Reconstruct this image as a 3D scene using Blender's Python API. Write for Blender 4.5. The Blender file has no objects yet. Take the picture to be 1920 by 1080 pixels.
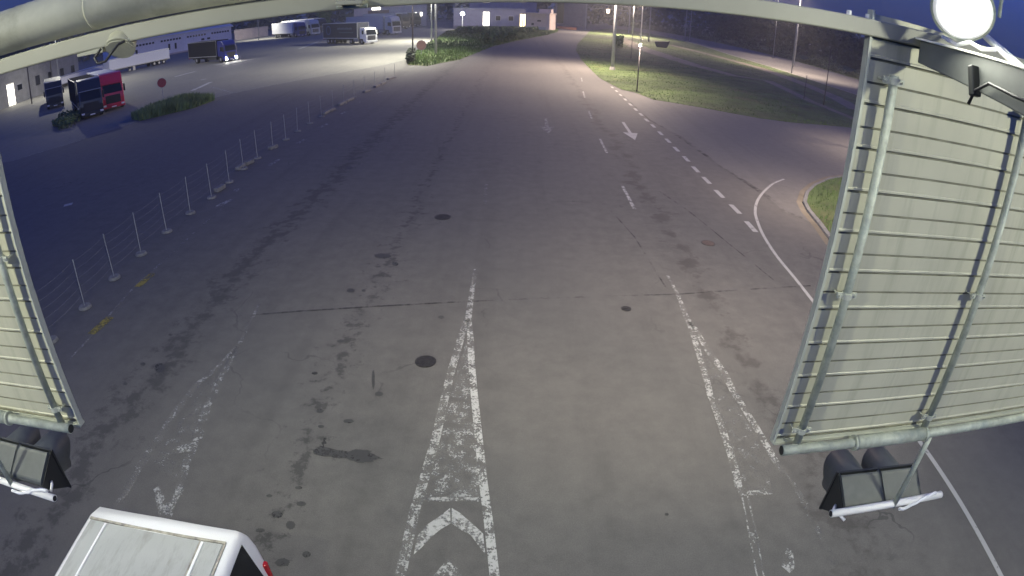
import bpy, math, random
import numpy as np
from mathutils import Vector, Matrix
R = math.radians
PI = math.pi
rnd = random.Random(7)
sc = bpy.context.scene
COL = sc.collection

# ------------------------------------------------------------------ camera
H = 6.5                                   # lens height above the road
FOC, PITCH, ROLL = 1.15453706, 0.4705, 0.0307
cam_d = bpy.data.cameras.new('camera')
cam = bpy.data.objects.new('camera', cam_d)
COL.objects.link(cam)
fw = Vector((0, math.cos(PITCH), -math.sin(PITCH)))
up = Vector((0, math.sin(PITCH), math.cos(PITCH)))
ri = Vector((1, 0, 0))
c_, s_ = math.cos(ROLL), math.sin(ROLL)
cr = ri * c_ + up * s_
cu = ri * -s_ + up * c_
cam.matrix_world = Matrix(((cr.x, cu.x, -fw.x, 0), (cr.y, cu.y, -fw.y, 0), (cr.z, cu.z, -fw.z, H), (0, 0, 0, 1)))
cam_d.type = 'PANO'
cam_d.panorama_type = 'FISHEYE_LENS_POLYNOMIAL'   # the wide surveillance lens: angle proportional to image radius
cam_d.sensor_fit = 'HORIZONTAL'
cam_d.sensor_width = 36
cam_d.fisheye_fov = R(179)
cam_d.fisheye_polynomial_k0 = 0
cam_d.fisheye_polynomial_k1 = -1 / (18 * FOC)
cam_d.fisheye_polynomial_k2 = 0
cam_d.fisheye_polynomial_k3 = 0
cam_d.fisheye_polynomial_k4 = 0
cam_d.clip_start = 0.05
cam_d.clip_end = 5000
sc.camera = cam

# ------------------------------------------------------------------ world, dusk light
SUN_EL, SUN_ROT = R(-2.0), R(172)
w = bpy.data.worlds.new('World')
sc.world = w
w.use_nodes = True
nt = w.node_tree
nt.nodes.clear()
sky = nt.nodes.new('ShaderNodeTexSky')
sky.sky_type = 'NISHITA'
sky.sun_disc = False
sky.sun_elevation = SUN_EL
sky.sun_rotation = SUN_ROT
sky.ozone_density = 5.0
sky.air_density = 1.0
sky.dust_density = 0.3
bg = nt.nodes.new('ShaderNodeBackground')
bg.inputs['Strength'].default_value = 4.0
wo = nt.nodes.new('ShaderNodeOutputWorld')
tint = nt.nodes.new('ShaderNodeMix')
tint.data_type = 'RGBA'
tint.blend_type = 'MULTIPLY'
tint.inputs[0].default_value = 1.0
tint.inputs[7].default_value = (.07, .28, .55, 1)
nt.links.new(sky.outputs[0], tint.inputs[6])
base = nt.nodes.new('ShaderNodeMix')          # the even deep blue of the late dusk
base.data_type = 'RGBA'
base.blend_type = 'ADD'
base.inputs[0].default_value = 1.0
base.inputs[7].default_value = (.0060, .0105, .034, 1)
nt.links.new(tint.outputs[2], base.inputs[6])
nt.links.new(base.outputs[2], bg.inputs[0])
nt.links.new(bg.outputs[0], wo.inputs[0])
sl = bpy.data.lights.new('sun', 'SUN')
sl.energy = 0.01
sl.angle = R(10)
sl.color = (1, .9, .8)
so = bpy.data.objects.new('sun', sl)
so.rotation_euler = (R(88), 0, R(-20))
COL.objects.link(so)
sc.view_settings.view_transform = 'Standard'
sc.view_settings.look = 'None'
sc.view_settings.exposure = 0.0
sc.view_settings.gamma = 1.0
sc.render.engine = 'CYCLES'
sc.cycles.max_bounces = 5
sc.cycles.transparent_max_bounces = 12
sc.cycles.sample_clamp_indirect = 4


# ------------------------------------------------------------------ survey helpers: image point -> ground point
def ray(px, py):
    x, y = (px - 960) / 960, -(py - 540) / 960
    r = math.hypot(x, y) + 1e-9
    th = r / FOC
    s = math.sin(th) / r
    return (cr * (x * s) + cu * (y * s) + fw * math.cos(th))


def G(px, py, z=0.0, far=420.0):
    v = ray(px, py)
    hz = math.hypot(v.x, v.y)
    d = far
    if v.z < -1e-4:
        d = min(far, (H - z) / -v.z * hz)
    return Vector((v.x / hz * d, v.y / hz * d, z))


def AT(px, d, py=60):                      # ground point at distance d in the direction of an image column
    v = ray(px, py)
    hz = math.hypot(v.x, v.y)
    return Vector((v.x / hz * d, v.y / hz * d, 0))


def HT(pt, px, py):                        # height of the sight line over a ground point
    v = ray(px, py)
    return H + math.hypot(pt.x, pt.y) * v.z / math.hypot(v.x, v.y)


def GY(px, py, y):                         # point on the plane at depth y
    v = ray(px, py)
    return Vector((v.x / v.y * y, y, H + v.z / v.y * y))


# ------------------------------------------------------------------ materials
def N(t, kind, **kw):
    n = t.nodes.new(kind)
    for k, v in kw.items():
        setattr(n, k, v)
    return n


def setv(n, **kw):
    for k, v in kw.items():
        n.inputs[k.replace('_', ' ')].default_value = v


def mat(name, col, rough=.6, metal=0.0, var=.12, scale=8.0, detail=4, bump=0.0, spec=.5, emit=None, es=0.0, coat=0.0, dirt=None, coords='Object', stretch=None):
    m = bpy.data.materials.new(name)
    m.use_nodes = True
    t = m.node_tree
    b = t.nodes['Principled BSDF']
    b.inputs['Roughness'].default_value = rough
    b.inputs['Metallic'].default_value = metal
    b.inputs['Specular IOR Level'].default_value = spec
    b.inputs['Coat Weight'].default_value = coat
    tc = N(t, 'ShaderNodeTexCoord')
    nz = N(t, 'ShaderNodeTexNoise')
    setv(nz, Scale=scale, Detail=detail, Roughness=.6)
    t.links.new(tc.outputs[coords], nz.inputs['Vector'])
    cr_ = N(t, 'ShaderNodeValToRGB')
    lo = [max(0, c * (1 - var)) for c in col]
    hi = [min(1, c * (1 + var)) for c in col]
    cr_.color_ramp.elements[0].position = .3
    cr_.color_ramp.elements[1].position = .7
    cr_.color_ramp.elements[0].color = (*lo, 1)
    cr_.color_ramp.elements[1].color = (*hi, 1)
    t.links.new(nz.outputs['Fac'], cr_.inputs[0])
    out = cr_.outputs[0]
    if dirt:
        n2 = N(t, 'ShaderNodeTexNoise')
        setv(n2, Scale=dirt[1], Detail=6, Roughness=.7)
        if stretch:
            mp_ = N(t, 'ShaderNodeMapping')
            mp_.inputs['Scale'].default_value = stretch
            t.links.new(tc.outputs[coords], mp_.inputs[0])
            t.links.new(mp_.outputs[0], n2.inputs['Vector'])
        else:
            t.links.new(tc.outputs[coords], n2.inputs['Vector'])
        r2 = N(t, 'ShaderNodeValToRGB')
        r2.color_ramp.elements[0].position = dirt[2]
        r2.color_ramp.elements[1].position = min(1, dirt[2] + .2)
        t.links.new(n2.outputs['Fac'], r2.inputs[0])
        mx = N(t, 'ShaderNodeMix', data_type='RGBA')
        t.links.new(r2.outputs[0], mx.inputs[0])
        t.links.new(out, mx.inputs[6])
        mx.inputs[7].default_value = (*dirt[0], 1)
        out = mx.outputs[2]
    t.links.new(out, b.inputs['Base Color'])
    if bump:
        bp = N(t, 'ShaderNodeBump')
        setv(bp, Strength=bump, Distance=.02)
        t.links.new(nz.outputs['Fac'], bp.inputs['Height'])
        t.links.new(bp.outputs[0], b.inputs['Normal'])
    if emit:
        b.inputs['Emission Color'].default_value = (*emit, 1)
        b.inputs['Emission Strength'].default_value = es
    return m


def asphalt(name, base, dark, bands=False, warm=0.0):
    m = bpy.data.materials.new(name)
    m.use_nodes = True
    t = m.node_tree
    b = t.nodes['Principled BSDF']
    b.inputs['Roughness'].default_value = .8
    b.inputs['Specular IOR Level'].default_value = .35
    tc = N(t, 'ShaderNodeTexCoord')
    P = tc.outputs['Object']

    def noise(scale, detail=5, rough=.6, vec=None):
        n = N(t, 'ShaderNodeTexNoise')
        setv(n, Scale=scale, Detail=detail, Roughness=rough)
        t.links.new(vec or P, n.inputs['Vector'])
        return n.outputs['Fac']

    def ramp(x, a, bb, c0=(0, 0, 0, 1), c1=(1, 1, 1, 1)):
        n = N(t, 'ShaderNodeValToRGB')
        n.color_ramp.elements[0].position = a
        n.color_ramp.elements[1].position = bb
        n.color_ramp.elements[0].color = c0
        n.color_ramp.elements[1].color = c1
        t.links.new(x, n.inputs[0])
        return n.outputs[0]

    def mix(f, a, bb):
        n = N(t, 'ShaderNodeMix', data_type='RGBA')
        for s, v in ((0, f), (6, a), (7, bb)):
            if isinstance(v, (tuple, float)):
                n.inputs[s].default_value = v
            else:
                t.links.new(v, n.inputs[s])
        return n.outputs[2]

    def math_(op, a, bb=0.0):
        n = N(t, 'ShaderNodeMath', operation=op)
        for s, v in ((0, a), (1, bb)):
            if isinstance(v, (int, float)):
                n.inputs[s].default_value = v
            else:
                t.links.new(v, n.inputs[s])
        return n.outputs[0]

    big = ramp(noise(.12, 4), .3, .72, (*dark, 1), (*base, 1))
    grain = noise(55, 3, .7)
    mid = noise(2.2, 6, .7)
    col = mix(ramp(mid, .35, .7), big, (*[c * 1.12 for c in base], 1))
    g2 = ramp(grain, .25, .75, (.72, .72, .72, 1), (1.22, 1.22, 1.22, 1))
    mu = N(t, 'ShaderNodeMix', data_type='RGBA', blend_type='MULTIPLY')
    mu.inputs[0].default_value = 1
    t.links.new(col, mu.inputs[6])
    t.links.new(g2, mu.inputs[7])
    col = mu.outputs[2]
    # long streaks along the driving direction
    mp = N(t, 'ShaderNodeMapping')
    mp.inputs['Scale'].default_value = (1.1, .035, 1)
    t.links.new(P, mp.inputs[0])
    st = noise(1.0, 4, .6, mp.outputs[0])
    col = mix(math_('MULTIPLY', ramp(st, .5, .75), .28), col, (*[c * .62 for c in dark], 1))
    if bands:
        sp = N(t, 'ShaderNodeSeparateXYZ')
        t.links.new(P, sp.inputs[0])
        wob = math_('MULTIPLY', math_('SUBTRACT', noise(.25, 3), .5), 1.6)

        def band(x0, half, thr, sc_, fac, c):
            d = math_('ABSOLUTE', math_('ADD', math_('SUBTRACT', sp.outputs[0], x0), wob))
            f = math_('MULTIPLY', math_('SUBTRACT', 1.0, math_('MINIMUM', math_('DIVIDE', d, half), 1.0)), 1.0)
            s = math_('ADD', noise(sc_, 6, .72), math_('MULTIPLY', f, .22))
            k = math_('MULTIPLY', ramp(s, thr, thr + .09), math_('MINIMUM', math_('MULTIPLY', f, 2.2), 1.0))
            return mix(math_('MULTIPLY', k, fac), col, c)
        col = band(-7.25, 1.1, .64, 2.1, .5, (.022, .022, .022, 1))
        col = band(-3.35, .95, .70, 3.2, .6, (.022, .022, .022, 1))
        col = band(5.0, .9, .66, 1.0, .5, (.035, .03, .028, 1))
        # old hairline joints and cracks
        vo = N(t, 'ShaderNodeTexVoronoi', feature='DISTANCE_TO_EDGE')
        vo.inputs['Scale'].default_value = .16
        va = N(t, 'ShaderNodeVectorMath', operation='ADD')
        nzc = N(t, 'ShaderNodeTexNoise')
        setv(nzc, Scale=.7, Detail=4)
        t.links.new(P, nzc.inputs['Vector'])
        vs = N(t, 'ShaderNodeVectorMath', operation='SCALE')
        vs.inputs['Scale'].default_value = 2.5
        t.links.new(nzc.outputs['Color'], vs.inputs[0])
        t.links.new(P, va.inputs[0])
        t.links.new(vs.outputs[0], va.inputs[1])
        t.links.new(va.outputs[0], vo.inputs['Vector'])
        ck = math_('MULTIPLY', math_('LESS_THAN', vo.outputs['Distance'], .0035), ramp(noise(.3, 3), .5, .62))
        col = mix(math_('MULTIPLY', ck, .55), col, (.03, .03, .03, 1))
    t.links.new(col, b.inputs['Base Color'])
    bp = N(t, 'ShaderNodeBump')
    setv(bp, Strength=.25, Distance=.006)
    t.links.new(grain, bp.inputs['Height'])
    t.links.new(bp.outputs[0], b.inputs['Normal'])
    return m


def paint(name, col, wear=.5, scale=5.0, soft=.12):
    """road paint worn through to the asphalt"""
    m = bpy.data.materials.new(name)
    m.use_nodes = True
    t = m.node_tree
    b = t.nodes['Principled BSDF']
    b.inputs['Roughness'].default_value = .7
    tc = N(t, 'ShaderNodeTexCoord')
    nz = N(t, 'ShaderNodeTexNoise')
    setv(nz, Scale=scale, Detail=9, Roughness=.78)
    t.links.new(tc.outputs['Object'], nz.inputs['Vector'])
    n2 = N(t, 'ShaderNodeTexNoise')
    setv(n2, Scale=scale * .22, Detail=3)
    t.links.new(tc.outputs['Object'], n2.inputs['Vector'])
    ad = N(t, 'ShaderNodeMath', operation='ADD')
    sb = N(t, 'ShaderNodeMath', operation='MULTIPLY')
    sb.inputs[1].default_value = .55
    t.links.new(n2.outputs['Fac'], sb.inputs[0])
    t.links.new(nz.outputs['Fac'], ad.inputs[0])
    t.links.new(sb.outputs[0], ad.inputs[1])
    rp = N(t, 'ShaderNodeValToRGB')
    rp.color_ramp.elements[0].position = min(.98, .775 * (.62 + wear * .76))
    rp.color_ramp.elements[1].position = min(.99, .775 * (.62 + wear * .76) + soft)
    t.links.new(ad.outputs[0], rp.inputs[0])
    b.inputs['Base Color'].default_value = (*col, 1)
    tr = N(t, 'ShaderNodeBsdfTransparent')
    mx = N(t, 'ShaderNodeMixShader')
    t.links.new(rp.outputs[0], mx.inputs[0])
    t.links.new(tr.outputs[0], mx.inputs[1])
    t.links.new(b.outputs[0], mx.inputs[2])
    t.links.new(mx.outputs[0], t.nodes['Material Output'].inputs[0])
    return m


M = dict(
    asphalt=asphalt('asphalt', (.105, .10, .095), (.078, .075, .072), True),
    side=asphalt('side_asphalt', (.125, .12, .115), (.10, .096, .092)),
    lot=asphalt('lot_asphalt', (.15, .145, .13), (.11, .108, .10)),
    track=mat('dirt_track', (.15, .13, .10), .95, var=.3, scale=.6),
    grass=mat('grass_soil', (.055, .085, .025), .95, var=.55, scale=.35, detail=8, dirt=((.10, .09, .04), .12, .52)),
    blade=mat('grass_blade', (.06, .105, .028), .8, var=.5, scale=.25),
    leaf=mat('leaf', (.085, .135, .05), .7, var=.5, scale=.8),
    leaflit=mat('bright_leaf', (.115, .17, .068), .8, var=.5, scale=.6),
    leafdark=mat('dark_leaf', (.05, .062, .045), .8, var=.5, scale=.5),
    joint_shade=mat('shaded_sheet_joint', (.20, .20, .14), .8, var=.35, scale=9),  # shade in the sheet's grooves and under its lips, put into the colour
    armsteel=mat('dark_grey_steel', (.13, .14, .13), .6, var=.2, scale=6),
    bark=mat('bark', (.09, .07, .05), .9, var=.3),
    paint=paint('worn_white_paint', (.34, .34, .33), .35, 20),
    paintmid=paint('half_worn_white_paint', (.29, .29, .28), .42, 22),
    paintfaint=paint('faded_white_paint', (.25, .25, .245), .50, 26),
    paintvf=paint('nearly_gone_white_paint', (.22, .22, .215), .575, 26),
    paintchev=paint('patchy_white_paint', (.34, .34, .33), .24, 14, .2),
    paintgood=paint('white_line_paint', (.31, .31, .30), .16, 12),
    yellow=paint('yellow_paint', (.22, .18, .03), .34, 12),
    stain=paint('oil_stain_film', (.04, .039, .037), .02, 7.0, .25),
    joint=paint('asphalt_joint', (.055, .053, .05), .45, 1.5, .3),
    concrete=mat('concrete', (.30, .29, .27), .9, var=.25, scale=3, dirt=((.16, .15, .14), 1.2, .55)),
    iron=mat('cast_iron', (.03, .028, .026), .6, .3, var=.4, scale=20),
    galv=mat('galvanised_steel', (.36, .39, .31), .55, .1, var=.25, scale=22, dirt=((.22, .27, .24), 9, .5)),
    slat=mat('grey_green_sheet_metal', (.47, .465, .345), .5, .1, var=.07, scale=3, dirt=((.37, .37, .27), 2.5, .50), stretch=(4.5, 1, .35)),
    trim=mat('aluminium_trim', (.45, .47, .38), .5, .1, var=.08),
    cream=mat('cream_painted_steel', (.26, .26, .20), .45, var=.08, scale=4, coat=.15, dirt=((.20, .20, .15), 6, .58)),
    tubep=mat('dull_cream_tube_paint', (.42, .42, .31), .5, var=.2, scale=5, coat=.05, dirt=((.28, .28, .20), 3.5, .55), bump=.15),
    whitem=mat('white_metal', (.84, .83, .74), .4, var=.05),
    cable=mat('black_cable', (.02, .02, .022), .5),
    wcable=mat('white_cable', (.75, .75, .72), .5),
    sigback=mat('signal_housing', (.075, .083, .078), .5, var=.15, scale=14, dirt=((.26, .27, .25), 26, .70)),
    sigdark=mat('signal_black', (.018, .02, .019), .5),
    vanwhite=mat('van_white_paint', (.82, .82, .79), .28, var=.02, scale=2, coat=.5),
    vanroof=mat('van_roof_paint', (.40, .41, .38), .4, var=.07, scale=1.2, coat=.2, dirt=((.30, .30, .265), 3.0, .5), stretch=(2.2, .5, 1)),
    seal=mat('roof_sealant', (.33, .31, .25), .8, var=.5, scale=9),
    glass=mat('dark_glass', (.010, .012, .015), .12, spec=.25),
    red=mat('red_lens', (.45, .015, .02), .25),
    rubber=mat('rubber', (.015, .015, .016), .8),
    rim=mat('wheel_rim', (.35, .35, .36), .4, .6),
    chassis=mat('truck_chassis', (.02, .02, .022), .7),
    plate=mat('number_plate', (.7, .7, .66), .5),
    black=mat('black_truck_paint', (.014, .016, .02), .3, coat=.4),
    silver=mat('silver_truck_paint', (.34, .38, .42), .35, .2, coat=.4),
    redp=mat('red_truck_paint', (.50, .02, .045), .3, coat=.5),
    bluep=mat('blue_truck_paint', (.008, .014, .15), .3, coat=.5),
    navy=mat('navy_trailer_sheet', (.014, .017, .035), .55, var=.15),
    greybox=mat('grey_trailer_sheet', (.42, .44, .43), .55, var=.05),
    whitebox=mat('white_trailer_sheet', (.66, .66, .68), .5, var=.05, dirt=((.5, .5, .52), 1.5, .62)),
    darkbox=mat('dark_grey_canvas', (.012, .012, .017), .9, var=.15, spec=.05),
    whitecab=mat('white_cab_paint', (.74, .74, .70), .35, coat=.4),
    emblem=mat('emblem_blue', (.05, .07, .18), .5),
    lettering=mat('pale_lettering', (.12, .14, .18), .5),
    headlight=mat('lit_headlamp', (.9, .9, .9), .2, emit=(1, .97, .92), es=260),
    lens=mat('unlit_headlamp', (.65, .66, .66), .15),
    lilac=mat('lilac_render', (.30, .29, .33), .85, var=.12, scale=.5),
    pink=mat('pink_render', (.42, .35, .33), .85, var=.12, scale=.7),
    roofm=mat('pale_roof_sheet', (.52, .53, .56), .5, var=.06),
    wallgrey=mat('grey_block_wall', (.17, .17, .18), .9, var=.2, scale=.8),
    walldark=mat('dark_facade', (.26, .26, .30), .85, var=.2, scale=.4),
    winlit=mat('lit_window', (.9, .8, .5), .4, emit=(1, .80, .42), es=4.0),
    winlit2=mat('lit_white_window', (.9, .9, .8), .4, emit=(1, .95, .8), es=6.0),
    warehouse=mat('warehouse_cladding', (.60, .59, .63), .7, var=.06, scale=.4),
    poledark=mat('dark_pole', (.06, .055, .06), .7),
    polegrey=mat('grey_pole', (.26, .27, .28), .6, var=.12),
    signback=mat('sign_red_face', (.30, .03, .04), .5),
    lidred=mat('rusty_lid', (.075, .055, .05), .8, var=.3, scale=12),
    signrust=mat('sign_back_brown', (.16, .09, .08), .7),
    lamp=mat('lit_lamp_glass', (1, 1, 1), .3, emit=(1, .98, .9), es=45),
    flood=mat('lit_flood_panel', (1, 1, 1), .3, emit=(.95, 1, .93), es=90),
    sod=mat('lit_sodium_glass', (1, .9, .7), .3, emit=(1, .74, .5), es=20),
    orange=mat('orange_barrier', (.45, .16, .08), .6),
    hut=mat('hut_panel', (.33, .28, .25), .8),
    bin=mat('dark_bin', (.03, .03, .045), .6),
)


def painted_glow_cover():
    """cover of the big floodlight: soft glow painted as emission fading from middle to rim"""
    m = bpy.data.materials.new('painted_lamp_glow')
    m.use_nodes = True
    t = m.node_tree
    b = t.nodes['Principled BSDF']
    b.inputs['Base Color'].default_value = (.8, .8, .76, 1)
    tc = N(t, 'ShaderNodeTexCoord')
    ln = N(t, 'ShaderNodeVectorMath', operation='LENGTH')
    t.links.new(tc.outputs['Object'], ln.inputs[0])
    mr = N(t, 'ShaderNodeMapRange', interpolation_type='SMOOTHERSTEP')
    for k, v in ((1, .02), (2, .090), (3, 40.0), (4, .25)):
        mr.inputs[k].default_value = v
    t.links.new(ln.outputs['Value'], mr.inputs[0])  # emission fades outward, painting a soft glow around the lamp's middle
    pw = N(t, 'ShaderNodeMath', operation='MULTIPLY')
    pw.inputs[1].default_value = 1.0
    t.links.new(mr.outputs[0], pw.inputs[0])
    t.links.new(pw.outputs[0], b.inputs['Emission Strength'])
    b.inputs['Emission Color'].default_value = (.97, 1, .93, 1)
    return m


M['glowcover'] = painted_glow_cover()


# ------------------------------------------------------------------ mesh helper
class MB:
    def __init__(s):
        s.v, s.f = [], []

    def add(s, vs, fs):
        o = len(s.v)
        s.v += [tuple(p) for p in vs]
        s.f += [tuple(i + o for i in f) for f in fs]
        return s

    def hexa(s, p):
        return s.add(p, [(0, 3, 2, 1), (4, 5, 6, 7), (0, 1, 5, 4), (1, 2, 6, 5), (2, 3, 7, 6), (3, 0, 4, 7)])

    def box(s, x0, x1, y0, y1, z0, z1):
        return s.hexa([(x0, y0, z0), (x1, y0, z0), (x1, y1, z0), (x0, y1, z0), (x0, y0, z1), (x1, y0, z1), (x1, y1, z1), (x0, y1, z1)])

    def bar(s, a, b, wd, ht, upv=(0, 0, 1)):
        a, b = Vector(a), Vector(b)
        d = (b - a).normalized()
        sd = d.cross(Vector(upv)).normalized() * (wd / 2)
        u = sd.cross(d).normalized() * (ht / 2)
        return s.hexa([a - sd - u, a + sd - u, b + sd - u, b - sd - u, a - sd + u, a + sd + u, b + sd + u, b - sd + u])

    def tube(s, a, b, r0, r1=None, n=14, cap=True):
        a, b = Vector(a), Vector(b)
        r1 = r0 if r1 is None else r1
        d = (b - a).normalized()
        t = Vector((0, 0, 1)) if abs(d.z) < .9 else Vector((1, 0, 0))
        u = d.cross(t).normalized()
        w_ = d.cross(u)
        vs = []
        for p, r in ((a, r0), (b, r1)):
            for i in range(n):
                q = 2 * PI * i / n
                vs.append(p + u * (math.cos(q) * r) + w_ * (math.sin(q) * r))
        fs = [(i, (i + 1) % n, n + (i + 1) % n, n + i) for i in range(n)]
        if cap:
            fs += [tuple(range(n - 1, -1, -1)), tuple(range(n, 2 * n))]
        return s.add(vs, fs)

    def path(s, pts, r, n=8):
        pts = [Vector(p) for p in pts]
        rings = []
        u = None
        for i, p in enumerate(pts):
            d = (pts[min(i + 1, len(pts) - 1)] - pts[max(i - 1, 0)]).normalized()
            if u is None:
                u = d.cross(Vector((.3, .2, .9))).normalized()
            u = (u - d * u.dot(d)).normalized()
            w_ = d.cross(u)
            rings.append([p + u * (math.cos(2 * PI * k / n) * r) + w_ * (math.sin(2 * PI * k / n) * r) for k in range(n)])
        vs = [q for g in rings for q in g]
        fs = []
        for i in range(len(pts) - 1):
            for k in range(n):
                fs.append((i * n + k, i * n + (k + 1) % n, (i + 1) * n + (k + 1) % n, (i + 1) * n + k))
        fs += [tuple(range(n - 1, -1, -1)), tuple((len(pts) - 1) * n + k for k in range(n))]
        return s.add(vs, fs)

    def prism_y(s, prof, y0, y1):          # side profile (x, z) extruded across y
        n = len(prof)
        vs = [(x, y0, z) for x, z in prof] + [(x, y1, z) for x, z in prof]
        fs = [(i, i + n, (i + 1) % n + n, (i + 1) % n) for i in range(n)] + [tuple(range(n)), tuple(range(2 * n - 1, n - 1, -1))]
        return s.add(vs, fs)

    def prism_z(s, poly, z0, z1):
        n = len(poly)
        vs = [(p[0], p[1], z0) for p in poly] + [(p[0], p[1], z1) for p in poly]
        fs = [(i, (i + 1) % n, (i + 1) % n + n, i + n) for i in range(n)] + [tuple(range(n - 1, -1, -1)), tuple(range(n, 2 * n))]
        return s.add(vs, fs)

    def sheet(s, poly, z):
        return s.add([(p[0], p[1], z) for p in poly], [tuple(range(len(poly)))])

    def strip(s, pts, w_, z):
        """flat ribbon along ground points; w_ a width or a list of widths"""
        P = [Vector((p[0], p[1], 0)) for p in pts]
        n = len(P)
        vs = []
        for i, p in enumerate(P):
            d = (P[min(i + 1, n - 1)] - P[max(i - 1, 0)]).normalized()
            sd = Vector((d.y, -d.x, 0)) * ((w_[i] if isinstance(w_, (list, tuple)) else w_) / 2)
            vs += [(p - sd).to_tuple()[:2] + (z,), (p + sd).to_tuple()[:2] + (z,)]
        return s.add(vs, [(2 * i, 2 * i + 1, 2 * i + 3, 2 * i + 2) for i in range(n - 1)])

    def disc(s, cx, cy, z, rx, ry, n=20, jit=0.0):
        vs = []
        for i in range(n):
            k = 1 + rnd.uniform(-jit, jit)
            vs.append((cx + math.cos(2 * PI * i / n) * rx * k, cy + math.sin(2 * PI * i / n) * ry * k, z))
        return s.add(vs, [tuple(range(n))])

    def build(s, name, m, parent=None, smooth=False, bevel=0.0, loc=None):
        me = bpy.data.meshes.new(name)
        me.from_pydata(s.v, [], s.f)
        me.validate()
        me.update()
        me.materials.append(M[m] if isinstance(m, str) else m)
        o = bpy.data.objects.new(name, me)
        COL.objects.link(o)
        if parent is not None:
            o.parent = parent
        if loc is not None:
            o.location = loc
        if smooth:
            for p in me.polygons:
                p.use_smooth = len(p.vertices) == 4
        if bevel:
            b = o.modifiers.new('bevel', 'BEVEL')
            b.width = bevel
            b.segments = 2
            b.limit_method = 'ANGLE'
        return o


def tag(o, label, cat, group=None):
    o['label'] = label
    o['category'] = cat
    if group:
        o['group'] = group
    return o


def thing(name, label, cat, loc=(0, 0, 0), rz=0.0, group=None, scale=1.0):
    o = bpy.data.objects.new(name, None)
    COL.objects.link(o)
    o.location = loc
    o.rotation_euler = (0, 0, rz)
    o.scale = (scale,) * 3
    o.empty_display_size = .3
    return tag(o, label, cat, group)


def struct(o, kind='structure'):
    o['kind'] = kind
    return o


def leaves(mb, n, sampler, size, flat=0.0):
    for _ in range(n):
        c = Vector(sampler())
        a = Vector((rnd.gauss(0, 1), rnd.gauss(0, 1), rnd.gauss(0, 1))).normalized()
        b = a.cross(Vector((rnd.gauss(0, 1), rnd.gauss(0, 1), rnd.gauss(0, 1)))).normalized()
        q = size * rnd.uniform(.6, 1.4)
        a, b = a * q, b * (q * .55)
        mb.add([c - a, c + b, c + a, c - b], [(0, 1, 2, 3)])


def inside(poly, x, y):
    r = False
    j = len(poly) - 1
    for i in range(len(poly)):
        xi, yi, xj, yj = poly[i][0], poly[i][1], poly[j][0], poly[j][1]
        if (yi > y) != (yj > y) and x < (xj - xi) * (y - yi) / (yj - yi) + xi:
            r = not r
        j = i
    return r


def blades(mb, poly, n, h, wd, near=None, avoid=None):
    xs = [p[0] for p in poly]
    ys = [p[1] for p in poly]
    k = tries = 0
    while k < n and tries < n * 30:
        tries += 1
        x, y = rnd.uniform(min(xs), max(xs)), rnd.uniform(min(ys), max(ys))
        if near and rnd.random() > (near / math.hypot(x, y)) ** 1.5:
            continue
        if not inside(poly, x, y) or (avoid and avoid(x, y)):
            continue
        clump = .5 + .5 * math.sin(x * .9 + 2 * math.sin(y * .37)) * math.sin(y * .8 + x * .21)
        hh = h * rnd.uniform(.4, 1.0) * (.55 + .75 * clump)
        a = rnd.uniform(0, PI)
        dx, dy = math.cos(a) * wd, math.sin(a) * wd
        lx, ly = rnd.gauss(0, hh * .3), rnd.gauss(0, hh * .3)
        mb.add([(x - dx, y - dy, .02), (x + dx, y + dy, .02), (x + lx, y + ly, hh)], [(0, 1, 2)])
        k += 1


M['postm'] = mat('post_zinc', (.22, .23, .24), .6, .1, var=.2, scale=12)
M['basem'] = mat('post_foot_concrete', (.15, .15, .15), .9, var=.3, scale=7, dirt=((.09, .09, .09), 5, .55))

# ================================================================== THE GROUND
struct(MB().sheet([(-900, -60), (900, -60), (900, 1500), (-900, 1500)], 0).build('ground', 'asphalt'))

R1 = [G(*p) for p in [(1107, 57), (1095, 70), (1083, 82), (1080, 95), (1090, 112), (1105, 128), (1125, 147), (1165, 168), (1192, 174), (1225, 187), (1305, 200), (1370, 212), (1425, 222), (1487, 230), (1550, 235), (1600, 240)]]
FARLOW = [G(*p) for p in [(1612, 180), (1550, 160), (1475, 135), (1375, 105), (1310, 84), (1245, 68), (1190, 58), (1150, 53)]]
VERGE = R1 + [Vector((75, 52, 0)), Vector((80, 75, 0))] + FARLOW
struct(MB().prism_z(VERGE, -.1, .02).build('grass_verge', 'grass'))
track_a = [G(*p) for p in [(1155, 68), (1200, 90), (1240, 103), (1300, 122), (1375, 142), (1440, 152), (1520, 190), (1605, 225)]]
track_b = [G(*p) for p in [(1255, 84), (1340, 105), (1425, 128), (1500, 155), (1560, 180), (1612, 208)]]
struct(MB().strip(track_a, [3.5, 4.5, 4.0, 3.0, 2.2, 1.6, 1.3, 1.0], .024).build('dirt_track', 'track'))
struct(MB().strip(track_b, 2.6, .026).build('dirt_track', 'track'))


def near_track(x, y):
    for T in (track_a, track_b):
        for i in range(len(T) - 1):
            a, b = T[i].xy, T[i + 1].xy
            d = b - a
            t = max(0, min(1, (Vector((x, y)) - a).dot(d) / d.length_squared))
            if (Vector((x, y)) - a - d * t).length < 1.3:
                return True
    return False


mb = MB()
blades(mb, VERGE, 26000, .12, .045, near=48, avoid=near_track)
struct(mb.build('verge_grass', 'blade'), 'stuff')
# pale kerb of the far road
struct(MB().strip([p for p in FARLOW], .35, .05).build('road_kerb', 'concrete'))
# land beyond the far road
farup = [G(*p) for p in [(1900, 235), (1612, 150), (1500, 117), (1400, 92), (1275, 66), (1200, 53)]]
struct(MB().prism_z([Vector((300, 60, 0))] + farup + [Vector((60, 700, 0)), Vector((700, 700, 0)), Vector((700, 60, 0))], -.1, .03).build('forest_floor', 'grass'))

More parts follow.
